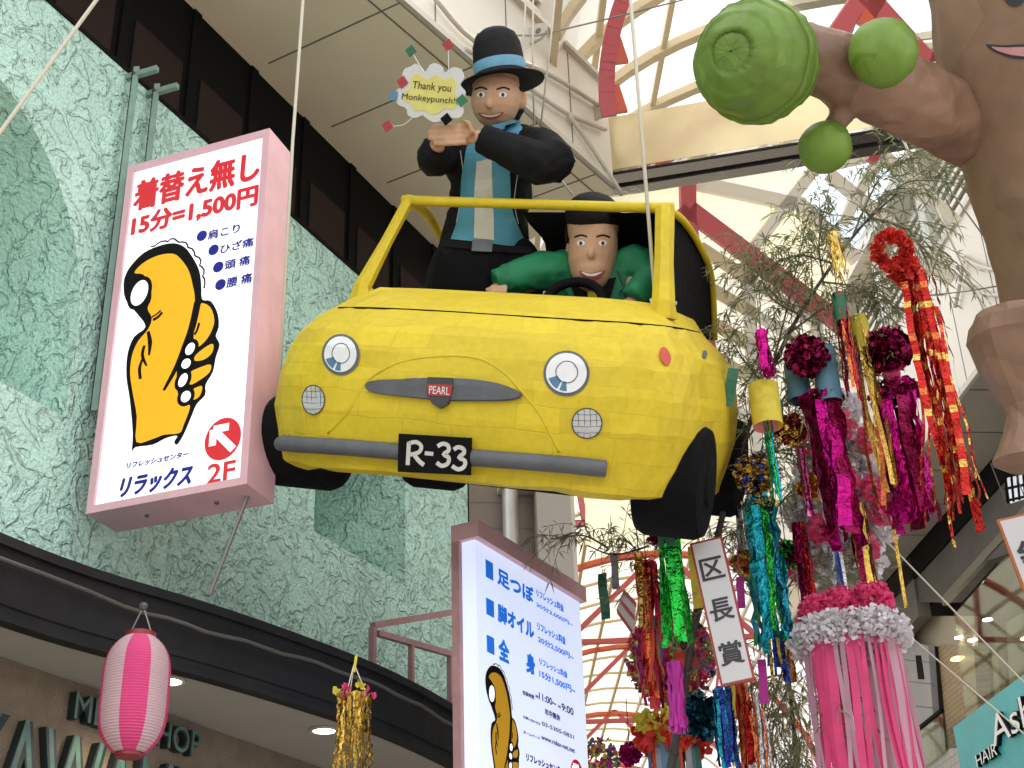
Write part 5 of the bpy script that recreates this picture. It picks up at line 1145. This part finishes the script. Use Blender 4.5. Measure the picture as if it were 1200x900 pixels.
def puff(mb, c, r_, n, size, mis=(0,), rg=RG, sq=1.0, inner=.55, zs=1.0):
    """crumpled petals all over a ball"""
    for i in range(n):
        z = rg.uniform(-1, 1); a = rg.uniform(0, 2 * PI); s_ = math.sqrt(1 - z * z); d = Vector((s_ * math.cos(a), s_ * math.sin(a), z))
        t1 = d.cross(Vector((rg.uniform(-1, 1), rg.uniform(-1, 1), rg.uniform(-1, 1)))).normalized(); t2 = d.cross(t1)
        rr_ = r_ * rg.uniform(inner, 1.0); D = Vector((d.x, d.y, d.z * zs)); p = c + D * rr_; sz = size * rg.uniform(.6, 1.25); up_ = (d * rg.uniform(.2, 1.0) + t2 * rg.uniform(-.8, .8)).normalized()
        mb.add([p - t1 * sz * .35, p + t1 * sz * .35, p + t1 * sz * .55 + up_ * sz * .6, p + up_ * sz * .95 + t2 * sz * .1, p - t1 * sz * .55 + up_ * sz * .6], [(0, 1, 2, 3), (0, 3, 4)], rg.choice(mis))
    return mb
def ruffle(mb, c, R_, r_, n, size, mis=(0,), rg=RG):
    for i in range(n):
        a = rg.uniform(0, 2 * PI); u = Vector((math.cos(a), math.sin(a), 0)); puff(mb, c + u * R_ + Vector((0, 0, rg.uniform(-.3, .3) * r_)), r_, 1, size, mis, rg)
    return mb
def hang(x, y, d, y1): p = Pd(x, y, d); return p, drop(p, y1)
def cord_to(mb, p, up=.25): return mb.tube([p, p + Vector((0, 0, up))], .003, 4)
GO = 'tanabata ornaments on the bamboo'

def tassel(px_, y0, y1, d, wpx, mats, label, n=14, top=None, w=.022, seq=None, name='foil_tassel', cat='tassel', flare=.1, sway=.015):
    p, L = hang(px_, y0, d, y1); t = thing(name, label, cat, p, group=GO); k = mpp(d)
    b = MB(); strips(b, p, wpx * k / 2 * .7, L, n, w, list(range(len(mats))), flare=flare, seq=seq, sway=sway); b.build('streamers', mats, t)
    if top:
        m_, hpx = top; b = MB(); Lh_ = drop(p + Vector((0, 0, 0)), y0 + hpx); b.lathe([(wpx * k * .36, -Lh_), (wpx * k * .40, -Lh_ * .5), (wpx * k * .38, .0), (.01, .012)], p, n=18); b.build('collar', m_, t)
    cord_to(MB(), p).build('string', M_cable, t); return t

def kazari(label, d, pom, ruf, y1, tube_mats, pom_mats, ruf_mats, neck=None, w=.035, n=16, trad=None):
    """ball on top, ruffled ring, then a tube of streamers"""
    k = mpp(d); (bx_, by_, br_) = pom if pom else (ruf[0], ruf[1] - 8, 0)
    pr, L = hang(ruf[0], ruf[1], d, y1); t = thing('streamer_ornament', label, 'streamer ornament', pr, group=GO)
    if pom:
        pc = Pd(bx_, by_, d); puff(MB().ball(pc, br_ * k * .6, 12), pc, br_ * k * .95, 900, br_ * k * .28, range(len(pom_mats))).build('ball', pom_mats, t)
        cord_to(MB(), pc + Vector((0, 0, br_ * k)), .4).build('string', M_cable, t)
        if neck: MB().tube([pc - Vector((0, 0, br_ * k)), pr], .05, 12).build('neck', neck, t)
    rw = ruf[2] * k
    ruffle(MB(), pr, rw * .75, rw * .28, 420, rw * .26, range(len(ruf_mats))).build('ruffle', ruf_mats, t)
    strips(MB(), pr - Vector((0, 0, .03)), (trad or rw * .72), L - .03, n, w, list(range(len(tube_mats))), seg=11, flare=.05, jag=.022, sway=.03).build('streamers', tube_mats, t)
    return t

# red streamer with its crepe ring
d = 7.9; k = mpp(d); p, L = hang(1066, 318, d, 632); t = thing('red_streamer', 'long red and gold foil streamer hanging from a red crepe ring', 'streamer ornament', p, group=GO)
b = MB(); rc = Pd(1045, 293, d); R3 = 17 * k
for i in range(340):
    a = RG.uniform(0, 2 * PI); c = rc + (_R * math.cos(a) + _U * math.sin(a)) * R3; puff(b, c, .02, 1, .036)
b.build('crepe_ring', P_red, t); b = MB(); puff(b, Pd(1060, 316, d), .075, 260, .036); b.build('crepe_bow', P_red, t)
b = MB()
for i in range(5): strips(b, p + Vector((.03 * i - .02, .02 * (i % 3), 0)), .03, L * (1 - .05 * (i % 3)), 3, .034, [0], seq=[0, 0, 2, 0, 0, 1, 0, 0], seg=34, sway=.05, jag=.008)
b.build('square_streamers', [F_red, F_gold, F_cop], t)
b = MB()
for i, (xe, ye, wd) in enumerate(((1082, 615, .022), (1094, 600, .02), (1108, 590, .022), (1120, 610, .022), (1130, 590, .025), (1118, 642, .035), (1155, 585, .02), (1138, 560, .024))):
    s_ = Pd(1075 + i * 3, 330 + i * 4, d); e_ = Pd(xe, ye, d - .1); pts = [s_.lerp(e_, q) + Vector((.012 * math.sin(q * 14 + i), .01 * math.cos(q * 11 + i), -.05 * math.sin(q * PI))) for q in np.linspace(0, 1, 30)]; b.ribbon(pts, wd, (1, .2, 0), 0, [0, 1, 0, 0, 1, 2] if i in (5, 6) else [0, 0, 0, 2], tw=.02)
b.build('thin_streamers', [F_red, F_gold, F_cop], t)

kazari('magenta foil streamer tube under a dark crimson foil ball with a pink neck', 8.2, (1040, 411, 27), (1048, 461, 27), 626, [F_mag, F_mag, F_dmag], [F_dmag], [F_dmag, F_mag], neck=P_pink, w=.075, n=11, trad=.11)
kazari('magenta foil streamer tube hanging close beside the yellow car, under a bamboo hidden ball', 8.1, (945, 418, 24), (962, 470, 23), 640, [F_mag, F_mag, F_dmag], [F_dmag], [F_mag, F_dmag], w=.075, n=13, trad=.085)
kazari('teal and cyan foil streamer with a gold and blue foil ball on top', 8.0, (884, 556, 23), (890, 592, 19), 768, [F_teal, F_teal, F_green, F_teal], [F_gold, F_blue, F_gold], [F_gold, F_teal], w=.05, n=13, trad=.075)
tassel(982, 345, 470, 8.2, 20, [F_red, F_dmag, F_cop], 'thin crimson foil tassel with a green paper collar', 12, (P_green, 32), w=.02)
tassel(1006, 372, 600, 8.3, 26, [F_gold, F_gold, F_cop], 'long gold foil tassel with a yellow paper collar', 9, (P_yel, 38), w=.026, sway=.05)
tassel(783, 618, 762, 7.6, 34, [F_green, F_green], 'bright green foil tassel with a green paper collar under the car wheel', 15, (P_green, 26), w=.028)
tassel(790, 776, 862, 7.8, 22, [P_mag], 'bright magenta tissue tassel below the green foil tassel', 26, None, w=.022, flare=.2)
tassel(757, 660, 830, 8.2, 34, [F_red, F_cop, F_dmag, P_orange], 'red and copper foil tassel at the bamboo pole', 22, None, w=.026, sway=.06)
tassel(748, 648, 740, 8.1, 12, [F_gold, F_cop], 'gold and copper foil tassel, thin, beside the green one', 8, None, w=.02)
tassel(846, 806, 905, 7.9, 28, [F_blue, F_blue, F_teal], 'blue tinsel tassel under the award board', 22, None, w=.02)
tassel(868, 800, 905, 8.4, 20, [F_cop, F_red], 'copper foil tassel under the award board', 9, None, w=.03)
tassel(1004, 592, 735, 7.9, 26, [F_gold, F_gold, F_dmag], 'gold foil tassel above the big pink streamer', 12, None, w=.035)
tassel(972, 606, 725, 8.3, 20, [F_blue, F_silver], 'blue foil tassel between gold and crimson tassels', 8, None, w=.022)
tassel(936, 614, 745, 8.0, 24, [F_dmag, F_dmag, F_red], 'dark crimson foil tassel above the pink streamer, with dark strands', 10, None, w=.03)
tassel(868, 590, 690, 8.6, 22, [F_silver], 'dull silver tassel behind the teal streamer', 12, None, w=.022)
tassel(892, 640, 800, 8.2, 16, [F_gold, F_blue], 'narrow gold and blue tassel beside the teal streamer', 7, None, w=.02)
tassel(918, 740, 800, 8.1, 18, [F_gold, F_cop, F_blue], 'short gold and copper tassel below the teal streamer', 8, None, w=.03)
tassel(893, 455, 590, 8.1, 18, [F_teal, F_green], 'thin teal foil tassel under the yellow and pink paper tube', 9, None, w=.014)
tassel(938, 524, 610, 8.0, 12, [F_mag, F_pink], 'thin pink foil tassel under the crimson and gold foil ball', 5, None, w=.022)
tassel(976, 275, 325, 8.2, 22, [F_gold], 'small gold tinsel tassel high on the bamboo', 16, None, w=.012)
tassel(892, 388, 440, 8.0, 18, [F_mag, F_mag], 'magenta foil tuft high beside the yellow car', 14, None, w=.03)
tassel(1012, 400, 720, 8.5, 12, [F_gold], 'very long narrow gold streamer between the two magenta tubes', 3, None, w=.022)
tassel(880, 560, 640, 8.6, 16, [F_silver, F_teal], 'silver and teal tassel half hidden behind the gold blue ball', 7, None, w=.018)
tassel(882, 815, 910, 8.8, 34, [F_silver, F_silver, F_cop], 'silver tinsel tassel low beside the dark bush', 24, None, w=.016)
# foil balls
for x, y, r_, d, ms, lb in ((927, 503, 18, 8.0, [F_dmag, F_gold], 'small crimson foil ball with gold flecks'), (872, 660, 14, 8.2, [F_gold, F_cop], 'small gold foil ball behind the teal streamer'), (822, 840, 26, 8.2, [mat('dark_teal_foil', (.01, .10, .13), .3, metal=.8)], 'dark teal foil ball under the award board'), (778, 625, 18, 8.3, [F_dmag], 'crimson foil ball tucked behind the car wheel'), (950, 570, 15, 8.4, [F_gold, F_cop], 'gold and copper foil ball behind the magenta tube'), (738, 884, 13, 9.0, [F_mag], 'small magenta foil ball low beside the price board'), (922, 650, 17, 8.4, [F_green, F_dmag], 'dark green and crimson foil ball above the teal streamer')):
    c = Pd(x, y, d); k = mpp(d); t = thing('foil_ball', lb, 'foil ball', c, group=GO); puff(MB().ball(c, r_ * k * .6, 10), c, r_ * k * .95, 500, r_ * k * .32, range(len(ms))).build('petals', ms, t); cord_to(MB(), c + Vector((0, 0, r_ * k * .9)), .3).build('string', M_cable, t)
# silver garland ball with pink rosettes behind
c = Pd(1000, 575, 9.2); t = thing('tissue_garland', 'big silver white tissue garland dotted with pink rosettes behind the magenta tubes', 'garland', c, group=GO)
b = MB()
for i, (x, y, r_) in enumerate(((985, 520, 32), (1010, 560, 34), (1015, 610, 36), (1005, 655, 32), (975, 600, 40), (960, 560, 30), (965, 650, 30), (945, 600, 24), (985, 480, 22))): c = Pd(x, y, 9.2 + .05 * (i % 3)); puff(b, c, r_ * mpp(9.2), 800, .05, inner=.3)
b.build('silver_petals', P_white, t)
for x, y in ((1020, 515), (1025, 575), (1035, 600), (1015, 640), (985, 500), (960, 560), (945, 520), (990, 560), (962, 620), (940, 670)): puff(MB(), Pd(x, y, 9.0), .075, 110, .045).build('pink_rosette', P_pink, t)
# big pink streamer
d = 7.6; k = mpp(d); p, L = hang(997, 752, d, 960); t = thing('pink_streamer', 'big pink and pale pink crepe streamer with a silver collar and pink flower top', 'streamer ornament', p, group=GO)
b = MB(); rad = 54 * k
for i in range(44):
    a = 2 * PI * i / 44; u = Vector((math.cos(a), math.sin(a), 0)); ph_ = RG.uniform(0, 6); dr_ = RG.uniform(-.10, .06); pts = [p + u * rad * (1 + (.10 + dr_) * q) + Vector((.022 * math.sin(ph_ + q * 5) * q, .015 * math.cos(ph_ + q * 4) * q, -L * q)) for q in np.linspace(0, 1, 16)]; b.ribbon(pts, rad * 2 * PI / 44 * RG.uniform(.7, 1.45), Vector((-u.y, u.x, 0)) + u * RG.uniform(-.5, .5) , (0 if RG.random() < .48 else 1))
b.build('streamers', [P_pink, P_pale], t)
b = MB(); ruffle(b, p + Vector((0, 0, .02)), rad * .98, .085, 5000, .026); b.build('silver_collar', P_white, t)
b = MB()
for x, y, r_ in ((1022, 706, 24), (985, 716, 28), (958, 720, 22)): puff(b, Pd(x, y, d + .05), r_ * k, 1300, .026, inner=.5)
b.build('flower_top', P_pink, t)
# flower ball of many colours
d = 9.0; c = Pd(786, 772, d); t = thing('flower_ball', 'large multicoloured paper flower ball behind the award board', 'flower ball', c, group=GO)
cols = [P_red, P_pink, P_yel, mat('lime_tissue', (.35, .50, .06), .7), mat('deep_red_tissue', (.35, .02, .04), .7), mat('violet_tissue', (.22, .05, .30), .7), P_green]
b = MB().ball(c, 44 * mpp(d), 16, 4)
for i in range(330):
    z = RG.uniform(-1, 1); a = RG.uniform(0, 6.28); s_ = math.sqrt(1 - z * z); mi = RG.randrange(7); puff(b, c + Vector((s_ * math.cos(a), s_ * math.sin(a), z)) * 47 * mpp(d), .028, 9, .03, (mi,))
b.build('flowers', cols, t)
# drum ornament
d = 8.8; k = mpp(d); p, L = hang(790, 876, d, 960); t = thing('drum_ornament', 'round ornament with yellow and red frills over striped paper streamers', 'streamer ornament', p, group=GO)
rad = 36 * k; b = MB(); ruffle(b, p + Vector((0, 0, .06)), rad * .85, .07, 420, .06); b.build('red_frill', P_red, t); b = MB(); ruffle(b, p + Vector((0, 0, .14)), rad * .9, .065, 420, .055); b.build('yellow_frill', P_yel, t)
b = MB(); strips(b, p, rad * .82, L, 22, .05, [0, 1, 2, 3], lenvar=0, jag=0, sway=0); b.build('streamers', [P_green, P_orange, P_grey, P_blue], t)
b = MB().lathe([(rad * .8, 0), (rad * .86, .12), (.02, .16)], p, n=24); b.build('drum', P_yel, t)
# small flower wreath by the price board
c = Pd(704, 888, 9.4); t = thing('flower_wreath', 'small wreath of yellow and blue paper flowers low by the price board', 'wreath', c, group=GO)
b = MB()
for i in range(20): a = 2 * PI * i / 20; puff(b, c + (_R * math.cos(a) + _U * math.sin(a)) * 20 * mpp(9.4) * RG.uniform(.5, 1), .035, 14, .035, (i % 3,))
b.build('flowers', [P_yel, P_blue, P_mag], t)
# paper tubes and tanzaku strips
def tube_orn(x, y0, y1, d, r_, mats, lb):
    p, L = hang(x, y0, d, y1); t = thing('paper_tube', lb, 'paper tube', p, group=GO); MB().lathe([(r_, -L), (r_, 0)], p, n=20, mfun=lambda a: int(a * len(mats) + .3) % len(mats), cap=False).build('tube', mats, t, smooth=True); cord_to(MB(), p, .2).build('string', M_cable, t)
tube_orn(894, 452, 500, 8.0, .085, [P_yel, P_yel, mat('pale_pink_paper', (.75, .22, .30), .6)], 'yellow and pink rolled paper tube')
tube_orn(964, 410, 472, 8.2, .07, [P_blue], 'blue rolled paper tube among the bamboo leaves, longer one')
tube_orn(932, 428, 470, 8.3, .07, [P_blue], 'blue rolled paper tube among the bamboo leaves, shorter one')
for x, y0, y1, w_, d, m_, lb, tl_ in ((860, 432, 476, 13, 8.0, P_green, 'green paper tanzaku strip tilted beside the yellow car', .25), (706, 672, 725, 11, 8.6, P_green, 'green paper tanzaku strip above the price board', 0), (718, 648, 690, 9, 8.8, P_grey, 'grey paper tanzaku strip above the price board', -.05), (867, 676, 712, 9, 8.0, P_mag, 'pink tanzaku strip beside the first award board', .05), (885, 672, 706, 8, 8.3, P_mag, 'pink tanzaku strip half behind the teal streamer', 0), (892, 773, 824, 10, 7.8, P_mag, 'pink tanzaku strip under the teal streamer', .03), (797, 764, 812, 14, 8.1, P_orange, 'orange red tanzaku strip behind the magenta tissue', .08), (768, 722, 772, 9, 8.2, P_blue, 'blue tanzaku strip beside the green foil tassel', 0), (811, 640, 712, 11, 8.2, P_yel, 'yellow tanzaku strip behind the green foil tassel', 0), (854, 800, 838, 12, 8.2, P_yel, 'yellow tanzaku strip under the award board', 0), (765, 770, 830, 12, 8.1, P_pink, 'pink tanzaku strip hanging low at the bamboo pole', .03), (914, 470, 512, 8, 8.1, P_green, 'narrow green tanzaku strip by the small crimson ball', .1)):
    p, L = hang(x, y0, d, y1); hw = w_ * mpp(d) / 2; q = Plane(p, Matrix.Rotation(RG.uniform(-.3, .3), 3, 'Z') @ Vector((math.cos(tl_), 0, -math.sin(tl_))), Vector((math.sin(tl_), 0, math.cos(tl_))))
    b = MB(); n = 6; V = []
    for i in range(n + 1): V += [q.mp(-hw, -L * i / n, .02 * math.sin(i * .9)), q.mp(hw, -L * i / n, .02 * math.sin(i * .9 + .4))]
    b.add(V, [(2 * i, 2 * i + 2, 2 * i + 3, 2 * i + 1) for i in range(n)]); b.add([v - q.n * .001 for v in V], [(2 * i, 2 * i + 1, 2 * i + 3, 2 * i + 2) for i in range(n)]); b.add([p + q.u * .002, p + q.u * .002 + Vector((0, 0, .25)), p - q.u * .002 + Vector((0, 0, .25)), p - q.u * .002], [(0, 1, 2, 3)])
    tag(b.build('tanzaku_strip', m_), lb, 'paper strip', 'tanzaku paper strips')
# striped pink flag paper
FG = Plane(Pd(738, 716, 9.6), _R, _U); t = thing('striped_banner', 'small pink and white striped paper banner behind the tinsel', 'banner', Pd(738, 716, 9.6), group=GO)
MB().prism(FG.poly([(731, 690), (746, 706), (742, 742), (722, 715)]), FG.mp, -.004, 0).build('paper', M_paper, t)
b = MB()
for a_, c_ in (((731, 690), (746, 706)), ((727, 701), (744, 722)), ((723, 713), (741, 738))): b.prism(FG.poly([a_, c_, (c_[0], c_[1] + 6), (a_[0], a_[1] + 6)]), FG.mp, 0, .003)
b.build('stripe', mat('pink_stripe', (.6, .10, .16), .6), t)

# gold tassel under the canopy cable
p, L = hang(415, 815, 6.7, 905); t = thing('gold_tassel', 'gold foil tassel with pink and yellow paper flowers hanging from the canopy cable', 'tassel', p)
strips(MB(), p, .075, L, 34, .012, [0, 1], jag=.012, seg=18, lenvar=.1, sway=.01).build('streamers', [F_gold, foil('dark_gold_foil', (.35, .22, .03))], t)
b = MB()
for i in range(6): a = 2 * PI * i / 6; puff(b, p + Vector((.07 * math.cos(a), .07 * math.sin(a), .005)), .02, 8, .035, (i % 2,))
b.build('flowers', [P_pink, P_yel], t)
tp = Pd(415, 778, 6.75); b = MB()
for i in range(3): a = 2 * PI * i / 3; b.tube([p + Vector((.06 * math.cos(a), .06 * math.sin(a), 0)), tp], .003, 4)
b.build('hanger', M_rope, t); MB().bar(tp - Vector((0, 0, .04)), tp + Vector((.01, 0, .04)), .012, .012).build('clip', P_yel, t)

# award boards
def award(TLp, TRp, h_px, d, txt, rows, label, rimc, group, tilt=0):
    a = Pd(*TLp, d); c = Pz(*TRp, a.z + 0.02); u = (c - a).normalized(); Lh_ = drop(a, h_px); u = u * math.cos(tilt) + Vector((0, 0, math.sin(tilt))); q = Plane(a, u, (0, 0, 1)); w_ = (c - a).length
    t = thing('award_board', label, 'award board', q.mp(w_ / 2, -Lh_, 0), group=group)
    bo = MB().hexa(q.mp(0, -Lh_, -.02), q.u * w_, q.n * .02, q.v * Lh_).build('rim', mat(rimc[0], rimc[1], .5), t)
    e = .012; MB().hexa(q.mp(e, -Lh_ + e, 0), q.u * (w_ - 2 * e), q.n * .002, q.v * (Lh_ - 2 * e)).build('panel', mat('award_paper', (.56, .55, .55), .6, var=.03, vs=3), t)
    b = MB(); s_ = w_ * .70
    for i, ch in enumerate(txt):
        zc = -Lh_ * rows[i]; b.text(ch, ((w_ - s_) / 2, zc - s_ * .5, (w_ + s_) / 2, zc + s_ * .5), q.mp, .004, bold=.035)
    b.build('lettering', M_ink, t); b = MB()
    for sx in (.3, .7): b.tube([q.mp(w_ * sx, 0, 0), q.mp(w_ * sx, .3, 0)], .003, 4)
    b.build('string', M_cable, t)
award((808, 637), (846, 628), 808, 7.5, '区長賞', (.21, .50, .80), 'white vertical award board with red rim reading 区長賞, beside the bamboo pole', ('red_rim', (.30, .03, .03)), 'award boards')
award((1168, 609), (1226, 600), 757, 7.0, '銅賞', (.34, .72), 'white vertical award board with orange rim reading 銅賞, over the shop front', ('orange_rim', (.42, .12, .03)), 'award boards', .07)

# ================================================================== BAMBOO
M_culm = mat('bamboo_culm', (.045, .035, .028), .55, var=.3, vs=9); M_twig = mat('bamboo_twig', (.13, .11, .06), .7); M_leaf = mat('dry_bamboo_leaf', (.26, .27, .14), .7, trans=.4, var=.35, vs=40); M_leaf2 = mat('greener_bamboo_leaf', (.16, .20, .08), .7, trans=.3, var=.35, vs=40)
def bamboo(label, culm, r0_, r1_, limbs, seed, dens=1.0, lsz=.078):
    rg = random.Random(seed); C3 = smooth3([Pd(*p) for p in culm], 6); t = thing('bamboo', label, 'bamboo', C3[0], group='bamboo branches carrying the ornaments')
    b = MB(); b.tube(C3, np.linspace(r0_, r1_, len(C3)).tolist(), 9)
    for i in range(2, len(C3), 5): b.tube([C3[i] - (C3[i] - C3[i - 1]).normalized() * .008, C3[i] + (C3[i] - C3[i - 1]).normalized() * .008], lerp(r0_, r1_, i / len(C3)) * 1.25, 9)
    b.build('culm', M_culm, t, smooth=True)
    tw = MB(); lf = MB()
    for L in limbs:
        P3 = smooth3([Pd(*p) for p in L], 6); tw.tube(P3, np.linspace(.008, .002, len(P3)).tolist(), 5); nt_ = int(len(P3) * 2.1 * dens)
        for i in range(nt_):
            f = (i + rg.random()) / nt_; f = .15 + .85 * f; q = P3[min(int(f * (len(P3) - 1)), len(P3) - 1)]; dr = (P3[-1] - P3[0]).normalized()
            d_ = (dr * rg.uniform(.2, .9) + Vector((rg.uniform(-1, 1), rg.uniform(-1, 1), rg.uniform(-.5, .6)))).normalized(); ln = rg.uniform(.18, .42); m1 = q + d_ * ln * .55; e_ = q + d_ * ln + Vector((0, 0, -.3 * ln)); S_ = smooth3([q, m1, e_], 4); tw.tube(S_, .0022, 3, cap=False)
            for j in range(int(rg.randint(7, 12))):
                a = S_[rg.randint(2, len(S_) - 1)]; ld = (d_ * rg.uniform(.1, .8) + Vector((rg.uniform(-.8, .8), rg.uniform(-.8, .8), rg.uniform(-1.2, .15)))).normalized(); l_ = lsz * rg.uniform(.6, 1.3); sd = ld.cross(Vector((rg.uniform(-1, 1), rg.uniform(-1, 1), rg.uniform(-1, 1)))).normalized(); w_ = .005 * rg.uniform(.7, 1.3); dz = Vector((0, 0, -l_ * .18))
                lf.add([a, a + ld * l_ * .4 + sd * w_ , a + ld * l_ + dz, a + ld * l_ * .4 - sd * w_], [(0, 1, 2, 3)], 0 if rg.random() < .7 else 1)
    tw.build('twigs', M_twig, t); lf.build('foliage', [M_leaf, M_leaf2], t)
bamboo('tall bamboo with fine dry leaves carrying the tinsel beside the yellow car',
       [(815, 730, 8.3), (838, 640, 8.4), (858, 560, 8.4), (885, 480, 8.5), (925, 390, 8.5), (965, 325, 8.6), (1010, 265, 8.6), (1050, 228, 8.6)], .022, .006,
       [[(1010, 265, 8.6), (1060, 215, 8.7), (1120, 215, 8.8)], [(1000, 275, 8.6), (1030, 210, 8.7), (1060, 190, 8.6)], [(965, 325, 8.6), (960, 280, 8.5), (975, 205, 8.5)], [(940, 370, 8.5), (900, 345, 8.4), (885, 290, 8.4)], [(925, 390, 8.5), (985, 350, 8.4), (1050, 330, 8.4)], [(1020, 255, 8.6), (1065, 270, 8.5), (1085, 305, 8.5)], [(905, 430, 8.5), (955, 400, 8.4), (1000, 420, 8.4)], [(895, 450, 8.5), (870, 420, 8.5), (845, 380, 8.5)], [(870, 520, 8.4), (915, 470, 8.3), (965, 440, 8.3)], [(860, 550, 8.4), (900, 530, 8.3), (960, 540, 8.3)], [(850, 590, 8.4), (835, 520, 8.4), (840, 460, 8.5)], [(980, 310, 8.6), (930, 300, 8.6), (880, 330, 8.6)], [(905, 430, 8.5), (930, 330, 8.6), (945, 260, 8.6)], [(960, 330, 8.6), (1010, 340, 8.5), (1050, 380, 8.5)]], 5, 1.5)
bamboo('dense leafy bamboo behind the teal and magenta streamers',
       [(935, 905, 9.0), (925, 800, 9.0), (915, 700, 8.9), (905, 600, 8.9), (900, 520, 8.9)], .016, .006,
       [[(915, 700, 8.9), (950, 660, 8.8), (990, 680, 8.8)], [(910, 650, 8.9), (880, 620, 8.8), (850, 640, 8.8)], [(905, 600, 8.9), (940, 570, 8.8), (985, 590, 8.8)], [(900, 540, 8.9), (930, 500, 8.8), (960, 480, 8.8)], [(905, 600, 8.9), (875, 560, 8.8), (850, 570, 8.9)], [(922, 770, 9), (900, 840, 8.9), (890, 900, 8.9)], [(925, 800, 9), (905, 860, 8.9), (915, 900, 8.9)], [(920, 740, 9), (960, 800, 8.3), (985, 845, 7.4)], [(925, 790, 9), (890, 800, 8.9), (875, 850, 8.9)], [(925, 800, 9), (940, 860, 8.9), (930, 905, 8.9)]], 9, 1.3)
bamboo('dark leaning bamboo pole with sparse leaves in front of the flower ball',
       [(785, 905, 7.9), (800, 820, 8.0), (812, 740, 8.1), (822, 690, 8.2)], .026, .02,
       [[(812, 740, 8.1), (770, 680, 8.3), (735, 630, 8.4)], [(815, 720, 8.1), (850, 690, 8.2), (880, 650, 8.3)], [(805, 790, 8.0), (840, 770, 8.1), (900, 745, 8.2)], [(812, 740, 8.1), (760, 660, 8.4), (720, 620, 8.6)]], 12, .55)
bamboo('small bamboo spray reaching over the top corner of the price board',
       [(760, 640, 8.6), (720, 650, 8.4), (690, 640, 8.3)], .007, .004,
       [[(712, 642, 8.3), (685, 628, 8.2), (652, 630, 8.1)]], 15, .6)
